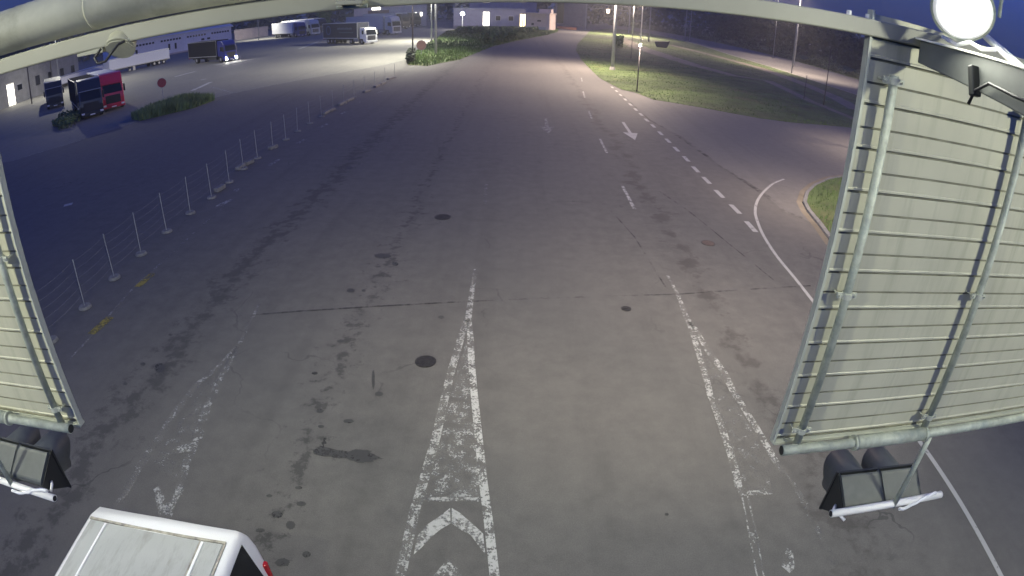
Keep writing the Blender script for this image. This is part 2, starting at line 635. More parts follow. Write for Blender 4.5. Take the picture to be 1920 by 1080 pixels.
ISL = [G(*p) for p in [(1583, 333), (1555, 337), (1527, 349), (1512, 363), (1507, 381), (1516, 398), (1537, 423), (1558, 452)]] + [Vector((11.2, 15.2, 0)), Vector((12.5, 13.8, 0)), Vector((15, 13.5, 0)), Vector((21, 17, 0)), Vector((24, 23, 0)), Vector((20.5, 27, 0))]
cen = sum(ISL, Vector()) / len(ISL)
inner = [cen + (p - cen) * .965 for p in ISL]
struct(MB().prism_z([cen + (p - cen) * 1.02 for p in ISL], -.1, .10).build('island_kerb', 'basem', bevel=.03))
struct(MB().prism_z(inner, -.05, .115).build('grass_island', 'grass'))
mb = MB()
blades(mb, inner, 3500, .22, .02)
for i in range(len(mb.v)):
    mb.v[i] = (mb.v[i][0], mb.v[i][1], mb.v[i][2] + .1)
struct(mb.build('island_grass', 'blade'), 'stuff')
struct(MB().sheet([cen + (p - cen) * 1.10 for p in ISL], .006).build('dirt_border', 'track'))

# side road surface to the right of the old seam
SEAM = [G(*p) for p in [(1150, 163), (1218, 225), (1275, 257), (1353, 313), (1431, 363), (1473, 398), (1505, 409)]]
struct(MB().sheet(SEAM + [Vector((11.6, 16, 0)), Vector((40, 14, 0)), Vector((75, 50, 0))] + list(reversed(R1[7:])), .003).build('side_road', 'side'))
struct(MB().strip(SEAM, [.05, .15, .3, .18, .3, .35, .2], .007).build('asphalt_seam', 'joint'))

# lorry park to the left
WL = [G(*p) for p in [(20, 303), (130, 270), (245, 232), (310, 212), (375, 190), (437, 175), (580, 147), (705, 125), (760, 112)]]
struct(MB().sheet(WL + [Vector((-24, 300, 0)), Vector((-330, 300, 0)), Vector((-330, 30, 0))], .004).build('lorry_park', 'lot'))
struct(MB().strip(WL, .16, .009).build('painted_line', 'paintmid'))
V = [G(*p) for p in [(762, 113), (775, 100), (825, 67), (840, 57), (910, 52), (975, 53), (1025, 57), (1052, 50), (1045, 60), (1025, 66), (967, 77), (925, 87), (862, 112), (800, 124), (765, 122)]]
struct(MB().prism_z(V, -.1, .03).build('grass_verge', 'grass'))
mb = MB()
blades(mb, V, 12000, .5, .09, near=75)
struct(mb.build('verge_grass', 'blade'), 'stuff')

# ------------------------------------------------------------------ painted markings
def mark(name, pts, w_, m='paint', z=.008):
    return struct(MB().strip([G(*p) for p in pts], w_, z).build(name, m))


def poly_mark(name, pts, m, z=.008):
    return struct(MB().sheet([G(*p) for p in pts], z).build(name, m))


# centre nose
CL = [(877, 600), (864, 634), (858, 657), (847, 693), (836, 738), (818, 819), (793, 907), (777, 960), (752, 1074), (740, 1130)]
CR = [(879, 605), (882, 631), (884, 679), (889, 738), (898, 825), (906, 904), (916, 979), (927, 1077), (931, 1130)]
mark('island_marking', [(892, 505), (884, 553), (877, 604)], [.10, .12, .15], 'paintmid')
mark('island_marking', CL, .15, 'paintmid')
mark('island_marking', CR, .13, 'paint')
poly_mark('island_marking', [(874, 640), (862, 680), (845, 745), (828, 819), (806, 900), (797, 938), (902, 938), (901, 904), (892, 825), (884, 738), (878, 660)], 'paintfaint', .006)
mark('island_marking', [(791, 938), (850, 936), (905, 938)], .09, 'paintmid', .0095)
poly_mark('chevron_marking', [(844, 953), (845, 982), (825, 994), (806, 1010), (790, 1028), (776, 1040), (783, 1005), (800, 985), (825, 968)], 'paintchev')
poly_mark('chevron_marking', [(847, 953), (862, 962), (885, 982), (906, 1001), (910, 1040), (896, 1022), (882, 1003), (862, 993), (847, 982)], 'paintchev')
poly_mark('chevron_marking', [(840, 1048), (880, 1090), (908, 1130), (890, 1130), (838, 1075), (790, 1130), (770, 1130)], 'paintmid')
# left nose, worn
mark('island_marking', [(487, 570), (465, 612), (446, 650), (410, 718), (382, 781), (370, 825), (350, 865), (334, 925), (314, 968)], [.08, .1, .13, .15, .18, .18, .17, .17, .16], 'paintfaint')
mark('island_marking', [(446, 650), (408, 688), (370, 722), (326, 777), (294, 829), (263, 873), (223, 945)], [.1, .12, .16, .14, .16, .16, .14], 'paintfaint')
poly_mark('island_marking', [(440, 668), (385, 722), (330, 800), (280, 880), (330, 900), (362, 825), (405, 722)], 'paintvf', .006)
poly_mark('island_marking', [(333, 838), (372, 828), (368, 846), (330, 850)], 'paintmid', .0095)
poly_mark('chevron_marking', [(288, 918), (298, 912), (320, 955), (300, 972)], 'paintmid')
poly_mark('chevron_marking', [(345, 905), (338, 930), (318, 968), (308, 968), (330, 920)], 'paintmid', .0095)
# right nose
mark('island_marking', [(1252, 517), (1262, 536), (1272, 556), (1287, 596), (1299, 612)], [.07, .08, .1, .14, .14], 'paintmid')
mark('island_marking', [(1290, 603), (1297, 620), (1312, 670), (1327, 720), (1331, 740), (1350, 792), (1376, 871), (1387, 924)], .13, 'paintmid')
mark('island_marking', [(1297, 605), (1325, 655), (1355, 695), (1375, 735), (1414, 796), (1455, 867)], [.12, .14, .16, .15, .14, .13], 'paintmid')
mark('island_marking', [(1455, 867), (1500, 927), (1526, 984), (1567, 1059)], .12, 'paintvf')
poly_mark('island_marking', [(1305, 640), (1345, 700), (1372, 745), (1405, 800), (1440, 870), (1450, 920), (1390, 920), (1368, 830), (1340, 740)], 'paintvf', .006)
mark('island_marking', [(1386, 926), (1447, 923)], .10, 'paintmid', .0095)
mark('island_marking', [(1391, 931), (1404, 1000), (1417, 1070), (1425, 1110)], .025, 'paintmid')
mark('island_marking', [(1402, 931), (1417, 1000), (1430, 1070), (1437, 1110)], .025, 'paintmid')
poly_mark('chevron_marking', [(1405, 998), (1420, 1003), (1426, 1020), (1412, 1018)], 'paintmid')
poly_mark('chevron_marking', [(1475, 1028), (1486, 1035), (1490, 1065), (1480, 1075), (1465, 1062)], 'paintmid')
# right edge line with the curved piece
cpts = [(1470, 336), (1449, 345), (1431, 361), (1420, 377), (1416, 395), (1419, 412), (1431, 441), (1456, 480), (1488, 519), (1528, 570), (1600, 665), (1680, 770), (1736, 845), (1800, 942), (1875, 1077), (1890, 1110)]
cw = [G(*p) for p in cpts]
sm = []
for i in range(len(cw) - 1):
    p0, p1, p2, p3 = cw[max(i - 1, 0)], cw[i], cw[i + 1], cw[min(i + 2, len(cw) - 1)]
    for k in range(6):
        t = k / 6
        sm.append(.5 * ((2 * p1) + (p2 - p0) * t + (2 * p0 - 5 * p1 + 4 * p2 - p3) * t * t + (3 * p1 - p0 - 3 * p2 + p3) * t ** 3))
sm.append(cw[-1])
struct(MB().strip(sm, .11, .008).build('edge_line', 'paintgood'))
# short dashes of the lane edge
DASH = [(1408, 425), (1378.6, 392.2), (1348.9, 363.8), (1324.8, 338.3), (1304.3, 317.8), (1286.5, 298), (1268, 279.9), (1252.5, 264), (1238.4, 250.1), (1224.6, 236.3), (1212.5, 225.4), (1201.9, 214.7), (1192, 205.5), (1182, 196), (1172.5, 186.8), (1163.6, 178.2), (1156, 171), (1148, 164)]
for i, p in enumerate(DASH):
    a = G(*p)
    q = G(*DASH[min(i + 1, len(DASH) - 1)]) - G(*DASH[max(i - 1, 0)])
    d = q.normalized() * .5
    struct(MB().strip([a - d, a + d], .2, .008).build('edge_dash', 'paintgood'))
for a, b in [((1189.5, 392), (1167.2, 349)), ((1138, 287), (1124.7, 260.4)), ((1110, 223), (1103.4, 208)), ((1096.5, 183), (1093, 171)), ((1091.5, 153), (1090, 146))]:
    mark('lane_dash', [a, b], .12, 'paint')
for a, b in [((912, 343), (910, 382)), ((936, 245), (931, 275))]:
    mark('lane_dash', [a, b], .10, 'paintfaint')


def arrow(tail, tip, hw, m):
    a, b = G(*tail), G(*tip)
    d = (b - a).normalized()
    s = Vector((d.y, -d.x, 0))
    n = b - d * 1.9
    struct(MB().add([(p.x, p.y, .008) for p in (a - s * .09, a + s * .09, n + s * .09, n - s * .09)], [(0, 1, 2, 3)])
           .add([(p.x, p.y, .008) for p in (n - s * hw, n + s * hw, b)], [(0, 1, 2)]).build('lane_arrow', m))


arrow((1168, 229), (1191, 263), .42, 'paintgood')
arrow((1023, 222), (1028, 251), .42, 'paintmid')
# left side: yellow stones' strip and pale dashes
mark('kerb_line', [(129, 676), (171, 631), (258, 532), (315, 483), (380, 422), (435, 375)], .07, 'paintfaint')
mark('yellow_marking', [(171, 627), (207, 595)], .26, 'yellow', .0095)
mark('yellow_marking', [(258, 538), (287, 513)], .24, 'yellow', .0095)
for a, b in [((406, 388), (435, 374)), ((440, 359), (447, 354)), ((504, 311), (522, 299)), ((557, 270), (571, 261)), ((600, 239), (615, 232)), ((640, 214), (650, 209)), ((672, 192), (685, 189)), ((705, 175), (717, 171))]:
    mark('edge_dash', [a, b], .24, 'paintmid')
for a, b in [((370, 166), (395, 154)), ((361, 170), (368, 166)), ((376, 150), (387, 148))]:
    mark('painted_line', [a, b], .55, 'paintgood', .01)
mark('painted_line', [(395, 163), (437, 174)], .3, 'paintmid', .01)
mark('painted_line', [(328, 144), (366, 134)], .6, 'paintgood', .01)
mark('painted_line', [(560, 92), (597, 78)], .5, 'paintgood', .01)
mark('painted_line', [(120, 386), (136, 382)], .35, 'paintgood', .01)
# transverse joint, oil, lids
mark('asphalt_joint', [(390, 597), (560, 584), (700, 575), (850, 567), (1000, 560), (1130, 556), (1270, 552), (1400, 543), (1520, 536)], .07, 'joint', .0065)
mark('asphalt_joint', [(1145, 395), (1190, 445), (1230, 510), (1252, 545)], .05, 'joint', .0065)
mark('asphalt_joint', [(1215, 345), (1290, 395), (1370, 460), (1450, 525)], .05, 'joint', .0065)


def stain(pts):
    poly = [G(*p) for p in pts]
    c = sum(poly, Vector()) / len(poly)
    out = []
    for i, p in enumerate(poly):
        q = poly[(i + 1) % len(poly)]
        for k in range(4):
            m_ = p.lerp(q, k / 4)
            out.append(c + (m_ - c) * (1 + rnd.uniform(-.10, .10)))
    struct(MB().sheet(out, .0055).build('oil_stain', 'stain'))


stain([(582, 845), (592, 840), (604, 836), (611, 820), (613, 824), (609, 838), (628, 843), (655, 847), (668, 842), (690, 844), (703, 854), (716, 860), (702, 863), (690, 868), (670, 868), (650, 860), (625, 858), (598, 854)])
for (cx, cy, rx, ry) in [(718, 480, 16, 5), (741, 495, 6, 4), (658, 545, 8, 4), (682, 545, 4, 2.5), (827, 595, 6, 3), (711, 739, 8, 4.5), (654, 790, 10, 4), (600, 771, 7, 4), (268, 683, 5, 3), (320, 628, 4, 2), (655, 315, 7, 3), (1250, 965, 4, 3), (565, 945, 9, 5), (520, 965, 11, 7), (545, 985, 9, 8), (488, 995, 9, 4), (560, 915, 7, 3), (575, 1040, 8, 6), (505, 930, 6, 3), (530, 1055, 14, 8), (602, 800, 6, 3), (590, 700, 6, 3), (640, 640, 8, 3), (300, 690, 10, 9), (235, 720, 4, 3), (700, 712, 3, 18)]:
    n = 14
    stain([(cx + rx * math.cos(2 * PI * k / n), cy + ry * math.sin(2 * PI * k / n)) for k in range(n)])


def manhole(px, py, label, r=.33, m='iron'):
    p = G(px, py)
    t = thing('manhole_cover', label, 'manhole cover', (p.x, p.y, 0))
    MB().tube((0, 0, .001), (0, 0, .009), r + .022, n=24).build('frame', 'iron', t)
    mb = MB().tube((0, 0, .002), (0, 0, .012), r, n=24)
    for k in range(-3, 4):
        L = math.sqrt(max(0, r * r - (k * .085) ** 2)) * .85
        if L > .05:
            mb.box(-L, L, k * .085 - .012, k * .085 + .012, .008, .017)
    mb.build('lid', m, t)


manhole(830, 407, 'dark manhole cover farthest up the middle of the road', .24)
manhole(798, 678, 'dark round manhole cover beside the centre island marking', .19)
manhole(1174, 579, 'small dark drain lid between centre and right island markings', .10)
manhole(1328, 456, 'reddish brown manhole lid near the curved white edge line', .20, 'lidred')

# ================================================================== GANTRY (this end of the road)
GA, GB = 1.572, .043


def gy(x):
    return GA + GB * x


def gp(x, z, dy=0.0):
    return Vector((x, gy(x) + dy, H + z))


def clamp(parent, x, z, dy, r):
    mb = MB()
    mb.tube(gp(x, z - .02, dy), gp(x, z + .02, dy), r + .006, n=18)
    mb.box(x - r - .032, x - r + .004, gy(x) + dy - .012, gy(x) + dy + .012, H + z - .016, H + z + .016)
    mb.box(x + r - .004, x + r + .032, gy(x) + dy - .012, gy(x) + dy + .012, H + z - .016, H + z + .016)
    o = mb.build('clamp', 'trim', parent, bevel=.002)
    b = MB()
    b.tube((x - r - .02, gy(x) + dy - .026, H + z), (x - r - .02, gy(x) + dy + .04, H + z), .006, n=8)
    b.tube((x + r + .02, gy(x) + dy - .026, H + z), (x + r + .02, gy(x) + dy + .04, H + z), .006, n=8)
    b.build('bolt', 'galv', o)


def sign_panel(x0, x1, ztop, zbot, pipes, clampz, edge_at, label, slope=0.0):
    t = thing('gantry_sign', label, 'sign', gp((x0 + x1) / 2, 0), 0, 'backs of the gantry sign panels')
    off = Vector(t.location)
    # ribbed sheet
    mb = MB()
    prof = []
    z = zbot
    k = 0
    while z < ztop - .01:
        prof += [(0, z), (.007, z + .001), (.007, z + .0085), (-.003, z + .009), (-.003, z + .015), (0, z + .018)]
        prof += [(0, z + .068), (.005, z + .0690), (.005, z + .0740), (0, z + .0755)]
        z += .142
        k += 1
    prof.append((0, z))
    vs, fs = [], []
    nseg = 8
    for j in range(nseg + 1):
        x = x0 + (x1 - x0) * j / nseg
        for dy, zz in prof:
            vs.append(Vector((x, gy(x) + dy, H + zz + slope * (x - x0))) - off)
    n = len(prof)
    for j in range(nseg):
        for i in range(n - 1):
            fs.append((j * n + i, (j + 1) * n + i, (j + 1) * n + i + 1, j * n + i + 1))
    mb.add(vs, fs)
    ob = mb.build('slatted_sheet', 'slat', t)
    ob.data.materials.append(M['joint_shade'])
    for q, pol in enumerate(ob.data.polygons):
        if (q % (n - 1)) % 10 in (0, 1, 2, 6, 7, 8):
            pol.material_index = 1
    so_ = ob.modifiers.new('thickness', 'SOLIDIFY')
    so_.thickness = .012
    so_.offset = -1
    zt = z
    tr = MB()
    for xe in edge_at:
        a, b = gp(xe, zbot - .012, -.004) - off, gp(xe, zt + .01, -.004) - off
        tr.bar(a, b, .022, .018, (1, 0, 0))
        s = .004 if xe == x0 else -.004
        tr.bar(a + Vector((-s, -.014, 0)), b + Vector((-s, -.014, 0)), .009, .008, (1, 0, 0))
    tr.bar(gp(x0, zbot - .014, .0) - off, gp(x1, zbot - .014 + slope * (x1 - x0), .0) - off, .04, .014)
    tr.build('edge_trim', 'trim', t, bevel=.002)
    for px_ in pipes:
        p = MB().tube(gp(px_, zbot - .030, -.045) - off, gp(px_, -.052, -.045) - off, .0155, n=18).build('pipe', 'galv', t, smooth=True)
        for cz in clampz:
            mbc = MB()
            c0 = gp(px_, cz, -.045) - off
            mbc.tube(c0 - Vector((0, 0, .011)), c0 + Vector((0, 0, .011)), .0195, n=18)
            for s in (-1, 1):
                mbc.box(c0.x + s * .029 - .012, c0.x + s * .029 + .012, c0.y - .004, c0.y + .004, c0.z - .010, c0.z + .010)
                mbc.tube((c0.x + s * .032, c0.y - .012, c0.z), (c0.x + s * .032, c0.y + .040, c0.z), .0035, n=8)
            mbc.build('clamp', 'trim', t)
    return t


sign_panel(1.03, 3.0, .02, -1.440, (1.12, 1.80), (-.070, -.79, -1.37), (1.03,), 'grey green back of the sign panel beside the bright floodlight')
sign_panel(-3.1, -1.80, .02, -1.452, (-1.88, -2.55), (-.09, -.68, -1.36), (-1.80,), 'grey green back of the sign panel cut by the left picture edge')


def rail(x0, x1, z, sleeve, end_shade, label):
    t = thing('sign_rail', label, 'rail', gp((x0 + x1) / 2, z, -.062), 0, 'pipes under the sign panels')
    off = Vector(t.location)
    mb = MB()
    mb.tube(gp(x0, z, -.062) - off, gp(x1, z, -.062) - off, .0215, n=22)
    mb.build('pipe', 'galv', t, smooth=True)
    MB().tube(gp(sleeve[0], z, -.062) - off, gp(sleeve[1], z, -.062) - off, .030, n=22).build('sleeve', 'galv', t, smooth=True)
    for sx in sleeve:
        MB().tube(gp(sx - .007, z, -.062) - off, gp(sx + .007, z, -.062) - off, .0335, n=22).build('sleeve_ring', 'galv', t, smooth=True)
    e = gp(end_shade, z, -.062) - off
    sg = -1 if end_shade == x0 else 1
    MB().tube(e + Vector((sg * .0005, 0, 0)), e + Vector((sg * .002, 0, 0)), .0185, n=20).build('end_shade', 'sigdark', t)  # dark disc paints the shade inside the pipe mouth


rail(1.05, 3.0, -1.452, (1.40, 1.80), 1.05, 'galvanised pipe with a thicker sleeve under the right sign panel')
rail(-3.1, -1.815, -1.447, (-2.55, -2.22), -1.815, 'galvanised pipe along the bottom of the left sign panel')


def signal(x0, x1, zt, zh, hang_x, side, zrail, label):
    """two aspect signal seen from behind; x0 is the end nearer the road centre"""
    sg = 1 if x1 > x0 else -1
    y0 = gy((x0 + x1) / 2) - .062
    t = thing('traffic_signal', label, 'traffic light', ((x0 + x1) / 2, y0, H + zt), 0, 'two lamp signals hanging under the gantry')
    off = Vector(t.location)

    def L(x, y, z):
        return Vector((x, y, H + z)) - off
    # mounting tube
    tb = MB().tube(L(x0 - sg * .10, y0, zt), L(x1 + sg * .11, y0 + .01, zt + .012), .0185, n=18).build('mounting_tube', 'whitem', t, smooth=True)
    MB().tube(L(x0 - sg * .1005, y0, zt), L(x0 - sg * .102, y0, zt), .0145, n=16).build('end_shade', 'sigdark', tb)  # tube is capped; dark disc stands for the shade inside it
    MB().tube(L(hang_x, gy(hang_x) - .062, zrail), L(hang_x, y0, zt - .01), .0135, n=16).build('hanger_pipe', 'galv', t, smooth=True)
    # housing: wedge body, two sections
    xa, xb = x0, x1
    xm = (xa + xb) / 2
    for a, b in ((xa, xm - sg * .003), (xm + sg * .003, xb)):
        yb, yf = y0 + .035, y0 + .185
        prof = [(yb, zh - .004), (yb + .012, zh + .012), (yf - .02, zh + .086), (yf, zh + .086), (yf, zh - .15), (yb + .02, zh - .05)]
        mb = MB()
        vs = [L(a, y, z) for y, z in prof] + [L(b, y, z) for y, z in prof]
        n = len(prof)
        fs = [(i, (i + 1) % n, (i + 1) % n + n, i + n) for i in range(n)] + [tuple(range(n)), tuple(range(2 * n - 1, n - 1, -1))]
        mb.add(vs, fs).build('housing', 'sigback', t, bevel=.008)
    # black front flange
    mb = MB()
    lo, hi = min(xa, xb) - .012, max(xa, xb) + .012
    mb.add([L(lo, y0 + .188, zh + .092), L(hi, y0 + .188, zh + .092), L(hi, y0 + .188, zh - .165), L(lo, y0 + .188, zh - .165),
            L(lo, y0 + .20, zh + .092), L(hi, y0 + .20, zh + .092), L(hi, y0 + .20, zh - .165), L(lo, y0 + .20, zh - .165)],
           [(0, 1, 2, 3), (7, 6, 5, 4), (0, 4, 5, 1), (1, 5, 6, 2), (2, 6, 7, 3), (3, 7, 4, 0)])
    mb.build('front_plate', 'sigdark', t)
    # end cheek
    e = xa - sg * .002
    MB().add([L(e, y0 + .03, zh - .01), L(e, y0 + .185, zh + .088), L(e, y0 + .187, zh - .155), L(e, y0 + .06, zh - .06),
              L(e - sg * .006, y0 + .03, zh - .01), L(e - sg * .006, y0 + .185, zh + .088), L(e - sg * .006, y0 + .187, zh - .155), L(e - sg * .006, y0 + .06, zh - .06)],
             [(0, 1, 2, 3), (7, 6, 5, 4), (0, 4, 5, 1), (1, 5, 6, 2), (2, 6, 7, 3), (3, 7, 4, 0)]).build('end_cheek', 'sigdark', t)
    # visors: open hoods leaning down toward the traffic
    for xc in (xa + (xb - xa) * .25, xa + (xb - xa) * .75):
        mb = MB()
        n = 26
        vs, fs = [], []
        c0, c1 = Vector((xc, y0 + .20, zh - .028)), Vector((xc, y0 + .40, zh - .052))
        for rr in (.108, .102):
            for c in (c0, c1):
                for i in range(n + 1):
                    q = R(-40) + R(260) * i / n
                    k = 1.0
                    cc = c.copy()
                    if c is c1:
                        cc.y -= .10 * (1 - max(0, math.sin(q))) ** 1.5
                    vs.append(L(cc.x + math.cos(q) * rr, cc.y, cc.z + math.sin(q) * rr))
        m_ = n + 1
        for i in range(n):
            fs += [(i, i + 1, m_ + i + 1, m_ + i), (2 * m_ + i, 3 * m_ + i, 3 * m_ + i + 1, 2 * m_ + i + 1), (m_ + i, m_ + i + 1, 3 * m_ + i + 1, 3 * m_ + i)]
        mb.add(vs, fs).build('visor', 'sigback' if side < 0 else 'sigback', t, smooth=True)
    # white flexible cable wound over the tube
    xs = [hang_x + sg * .02, hang_x + sg * .06, hang_x + sg * .12, hang_x + sg * .19, hang_x + sg * .25, hang_x + sg * .27]
    if side < 0:
        xs = [hang_x - sg * .02, hang_x - sg * .07, hang_x - sg * .14, hang_x - sg * .20, hang_x - sg * .26, hang_x - sg * .30]
    zs = [zt + .0, zt - .012, zt + .004, zt + .03, zt + .042, zt + .036]
    pts = []
    for i in range(len(xs) - 1):
        for k in range(5):
            f = k / 5
            f2 = f * f * (3 - 2 * f)
            pts.append(L(xs[i] + (xs[i + 1] - xs[i]) * f, y0 - .03 + .03 * (i + f) / 4, zs[i] + (zs[i + 1] - zs[i]) * f2))
    MB().path(pts, .0085).build('cable', 'wcable', t, smooth=True)
    g = L(xa - sg * .01, y0 + .075, zh - .045)
    MB().path([g + Vector((-sg * .02, -.03, -.01)), g + Vector((-sg * .02, 0, .012)), g + Vector((sg * .0, .02, .01)), g + Vector((sg * .012, .0, -.02)), g + Vector((sg * .04, -.05, -.03))], .008).build('cable_gland', 'wcable', t, smooth=True)
    return t


signal(1.578, 2.06, -1.906, -1.925, 1.85, 1, -1.452, 'grey two lamp traffic light hanging under the right sign panel')
signal(-2.27, -2.75, -1.925, -1.885, -2.50, -1, -1.447, 'dusty two lamp traffic light at the left edge above the van')

# cross beam, upper tube and fittings
bz = lambda x: .0207 + .0286 * x
t = thing('gantry_beam', 'pale square steel beam crossing the top of the picture', 'beam', gp(0, .0207))
off = Vector(t.location)
mb = MB()
mb.bar(gp(-4.5, bz(-4.5) + .026) - off, gp(4.5, bz(4.5) + .026) - off, .06, .052)
mb.build('square_tube', 'cream', t, bevel=.005)
mb = MB()
for x in (-1.42, -.78, .3, .95, 1.02):
    mb.tube(gp(x, bz(x) + .05, -.0) - off, gp(x, bz(x) + .066, -.0) - off, .008, n=8)
mb.build('bolt_head', 'whitem', t)
t = thing('gantry_tube', 'thick dull tube above the square beam at upper left', 'tube', gp(-2, .096))
off = Vector(t.location)
MB().tube(gp(-4.4, .056, -.03) - off, gp(-.34, .132, -.03) - off, .072, n=40).build('tube_shell', 'tubep', t, smooth=True)
MB().tube(gp(-1.225, .1154, -.03) - off, gp(-1.217, .1156, -.03) - off, .0731, n=40).build('weld_seam', 'tubep', t, smooth=True)
mb = MB()
mb.tube(gp(-.36, .1355, -.03) - off, gp(-.32, .1365, -.03) - off, .10, n=32)
mb.build('end_flange', 'tubep', t, smooth=True)

t = thing('beam_bracket', 'small clamp block fixed to the beam near the top middle', 'bracket', gp(-.42, bz(-.42) + .022, -.062))
off = Vector(t.location)
mb = MB()
mb.box(-.035, .035, -.03, .03, -.012, -.001)
mb.box(-.03, -.018, -.03, .03, -.018, -.012)
mb.box(.018, .03, -.03, .03, -.018, -.012)
mb.build('clamp_block', 'cream', t, bevel=.003)
MB().tube((-.04, 0, -.016), (.04, 0, -.016), .006, n=8).build('bolt', 'galv', t)

t = thing('ceiling_lamp', 'cream drum lamp housing with a looped black cable under the beam', 'lamp housing', gp(-1.16, bz(-1.16)))
mb = MB()
mb.tube((0, .01, .018), (.006, -.02, -.014), .044, .049, n=30)
mb.build('drum', 'slat', t, smooth=True, bevel=.003)
MB().tube((.0062, -.0208, -.015), (.0066, -.0226, -.0174), .045, n=28).build('face_disc', 'slat', t)
MB().box(-.165, -.055, -.03, .03, -.016, -.0005).build('base_plate', 'cream', t, bevel=.002)
pts = [(-.05, -.045, -.004), (-.075, -.05, -.028), (-.06, -.055, -.045), (-.02, -.066, -.043), (.012, -.071, -.02), (.03, -.06, .0), (.05, -.05, .006)]
MB().path([Vector(a).lerp(Vector(b), k / 4) for a, b in zip(pts[:-1], pts[1:]) for k in range(4)] + [Vector(pts[-1])], .0042).build('cable', 'cable', t, smooth=True)

t = thing('side_arm', 'dark steel arm reaching from the beam above the right sign panel', 'arm', (1.23, 1.55, H + .04))
off = Vector(t.location)
MB().hexa([Vector(p) - off for p in [(1.205, 1.58, H + .004), (1.245, 1.58, H + .004), (1.245, .80, H - .085), (1.205, .80, H - .085), (1.205, 1.58, H + .074), (1.245, 1.58, H + .074), (1.245, .80, H + .05), (1.205, .80, H + .05)]]).build('arm_bar', 'armsteel', t, bevel=.004)
MB().hexa([Vector(p) - off for p in [(1.195, 1.60, H + .076), (1.26, 1.60, H + .076), (1.26, .80, H + .052), (1.195, .80, H + .052), (1.195, 1.60, H + .082), (1.26, 1.60, H + .082), (1.26, .80, H + .058), (1.195, .80, H + .058)]]).build('top_plate', 'whitem', t)
mb = MB()
mb.bar(Vector((1.195, 1.30, H + .035)) - off, Vector((1.195, 1.275, H - .045)) - off, .035, .02, (0, 1, 0))
mb.build('clip', 'sigdark', t, bevel=.004)
MB().path([Vector(p) - off for p in [(1.19, 1.0, H - .02), (1.19, 1.12, H - .012), (1.188, 1.22, H + .0), (1.186, 1.27, H - .03), (1.184, 1.285, H - .07)]], .005).build('cable', 'cable', t, smooth=True)
for k, (a, b) in enumerate([((1.37, 1.53, .168), (1.285, 1.22, .066)), ((1.40, 1.53, .16), (1.31, 1.20, .062))]):
    MB().tube(Vector((a[0], a[1], H + a[2])) - off, Vector((b[0], b[1], H + b[2])) - off, .009, n=10).build('stay_tube', 'whitem', t, smooth=True)
MB().path([Vector((x, y, H + z)) - off for x, y, z in [(1.23, 1.50, .10), (1.24, 1.44, .085), (1.24, 1.38, .10), (1.245, 1.33, .088), (1.25, 1.28, .095)]], .006).build('white_cable', 'wcable', t, smooth=True)


def flood(name, label, pos, target, power, spot, size=(.26, .13), color=(.95, 1, .93), group='floodlights on the gantry', m='flood', blend=.6, dish=0):
    pos, target = Vector(pos), Vector(target)
    t = thing(name, label, 'floodlight', pos, 0, group)
    d = (target - pos).normalized()
    q = d.to_track_quat('-Z', 'Y').to_matrix()

    def L(x, y, z):
        return q @ Vector((x, y, z))
    a, b = size[0] / 2, size[1] / 2
    if dish:
        MB().tube(L(0, 0, .0), L(0, 0, .06), dish + .008, dish * .7, n=36).build('lamp_body', 'galv', t, smooth=True)
        MB().tube(L(0, 0, -.012), L(0, 0, -.001), dish * .86, dish, n=36).build('lamp_glass', m, t)
        a = b = dish
    else:
      MB().hexa([L(-a - .012, -b - .012, 0), L(a + .012, -b - .012, 0), L(a + .012, b + .012, 0), L(-a - .012, b + .012, 0),
               L(-a * .9, -b * .9, .05), L(a * .9, -b * .9, .05), L(a * .9, b * .9, .05), L(-a * .9, b * .9, .05)]).build('lamp_body', 'galv', t, bevel=.004)
    if not dish:
      MB().hexa([L(-a, -b, -.004), L(a, -b, -.004), L(a, b, -.004), L(-a, b, -.004), L(-a, -b, -.001), L(a, -b, -.001), L(a, b, -.001), L(-a, b, -.001)]).build('lamp_glass', m, t)
    MB().path([L(-a - .02, 0, .02), L(-a - .02, b + .03, .05), L(0, b + .05, .06), L(a + .02, b + .03, .05), L(a + .02, 0, .02)], .006).build('yoke', 'galv', t)
    li = bpy.data.lights.new('floodlight', 'SPOT')
    li.energy = power
    li.color = color
    li.spot_size = R(spot)
    li.spot_blend = blend
    li.shadow_soft_size = .16
    lo = bpy.data.objects.new('floodlight_beam', li)
    COL.objects.link(lo)
    lo.parent = t
    lo.location = d * .06
    lo.rotation_euler = d.to_track_quat('-Z', 'Y').to_euler()
    return t


flood('floodlight', 'blazing white floodlight at the top right corner above the sign panel', (1.215, 1.40, H + .185), (.4, .3, H - .6), 30, 170, (.20, .11), color=(1, 1, .85), blend=.25, dish=.092, m='glowcover')
# the two lamps that light the apron, on the canopy behind the lens
flood('floodlight', 'white floodlight on the canopy behind the lens to the right', (3.3, -1.1, H + 1.1), (2.2, 6.5, 0), 430, 150, color=(1, 1, .80), group='floodlights on the canopy behind the lens')
flood('floodlight', 'white floodlight on the canopy behind the lens to the left', (-3.4, -1.1, H + 1.1), (-2.9, 5.0, 0), 620, 150, color=(1, 1, .80), group='floodlights on the canopy behind the lens')

flood('floodlight', 'white floodlight on top of the gantry aimed down the road, right one', (1.4, 1.95, H + 1.3), (7.0, 33, 0), 9500, 112, group='floodlights on top of the gantry aimed down the road', blend=1.0, color=(1, .86, .68))
flood('floodlight', 'white floodlight on top of the gantry aimed down the road, left one', (-1.4, 1.85, H + 1.3), (-.5, 28, 0), 5000, 145, group='floodlights on top of the gantry aimed down the road', blend=1.0, color=(1, 1, .76))

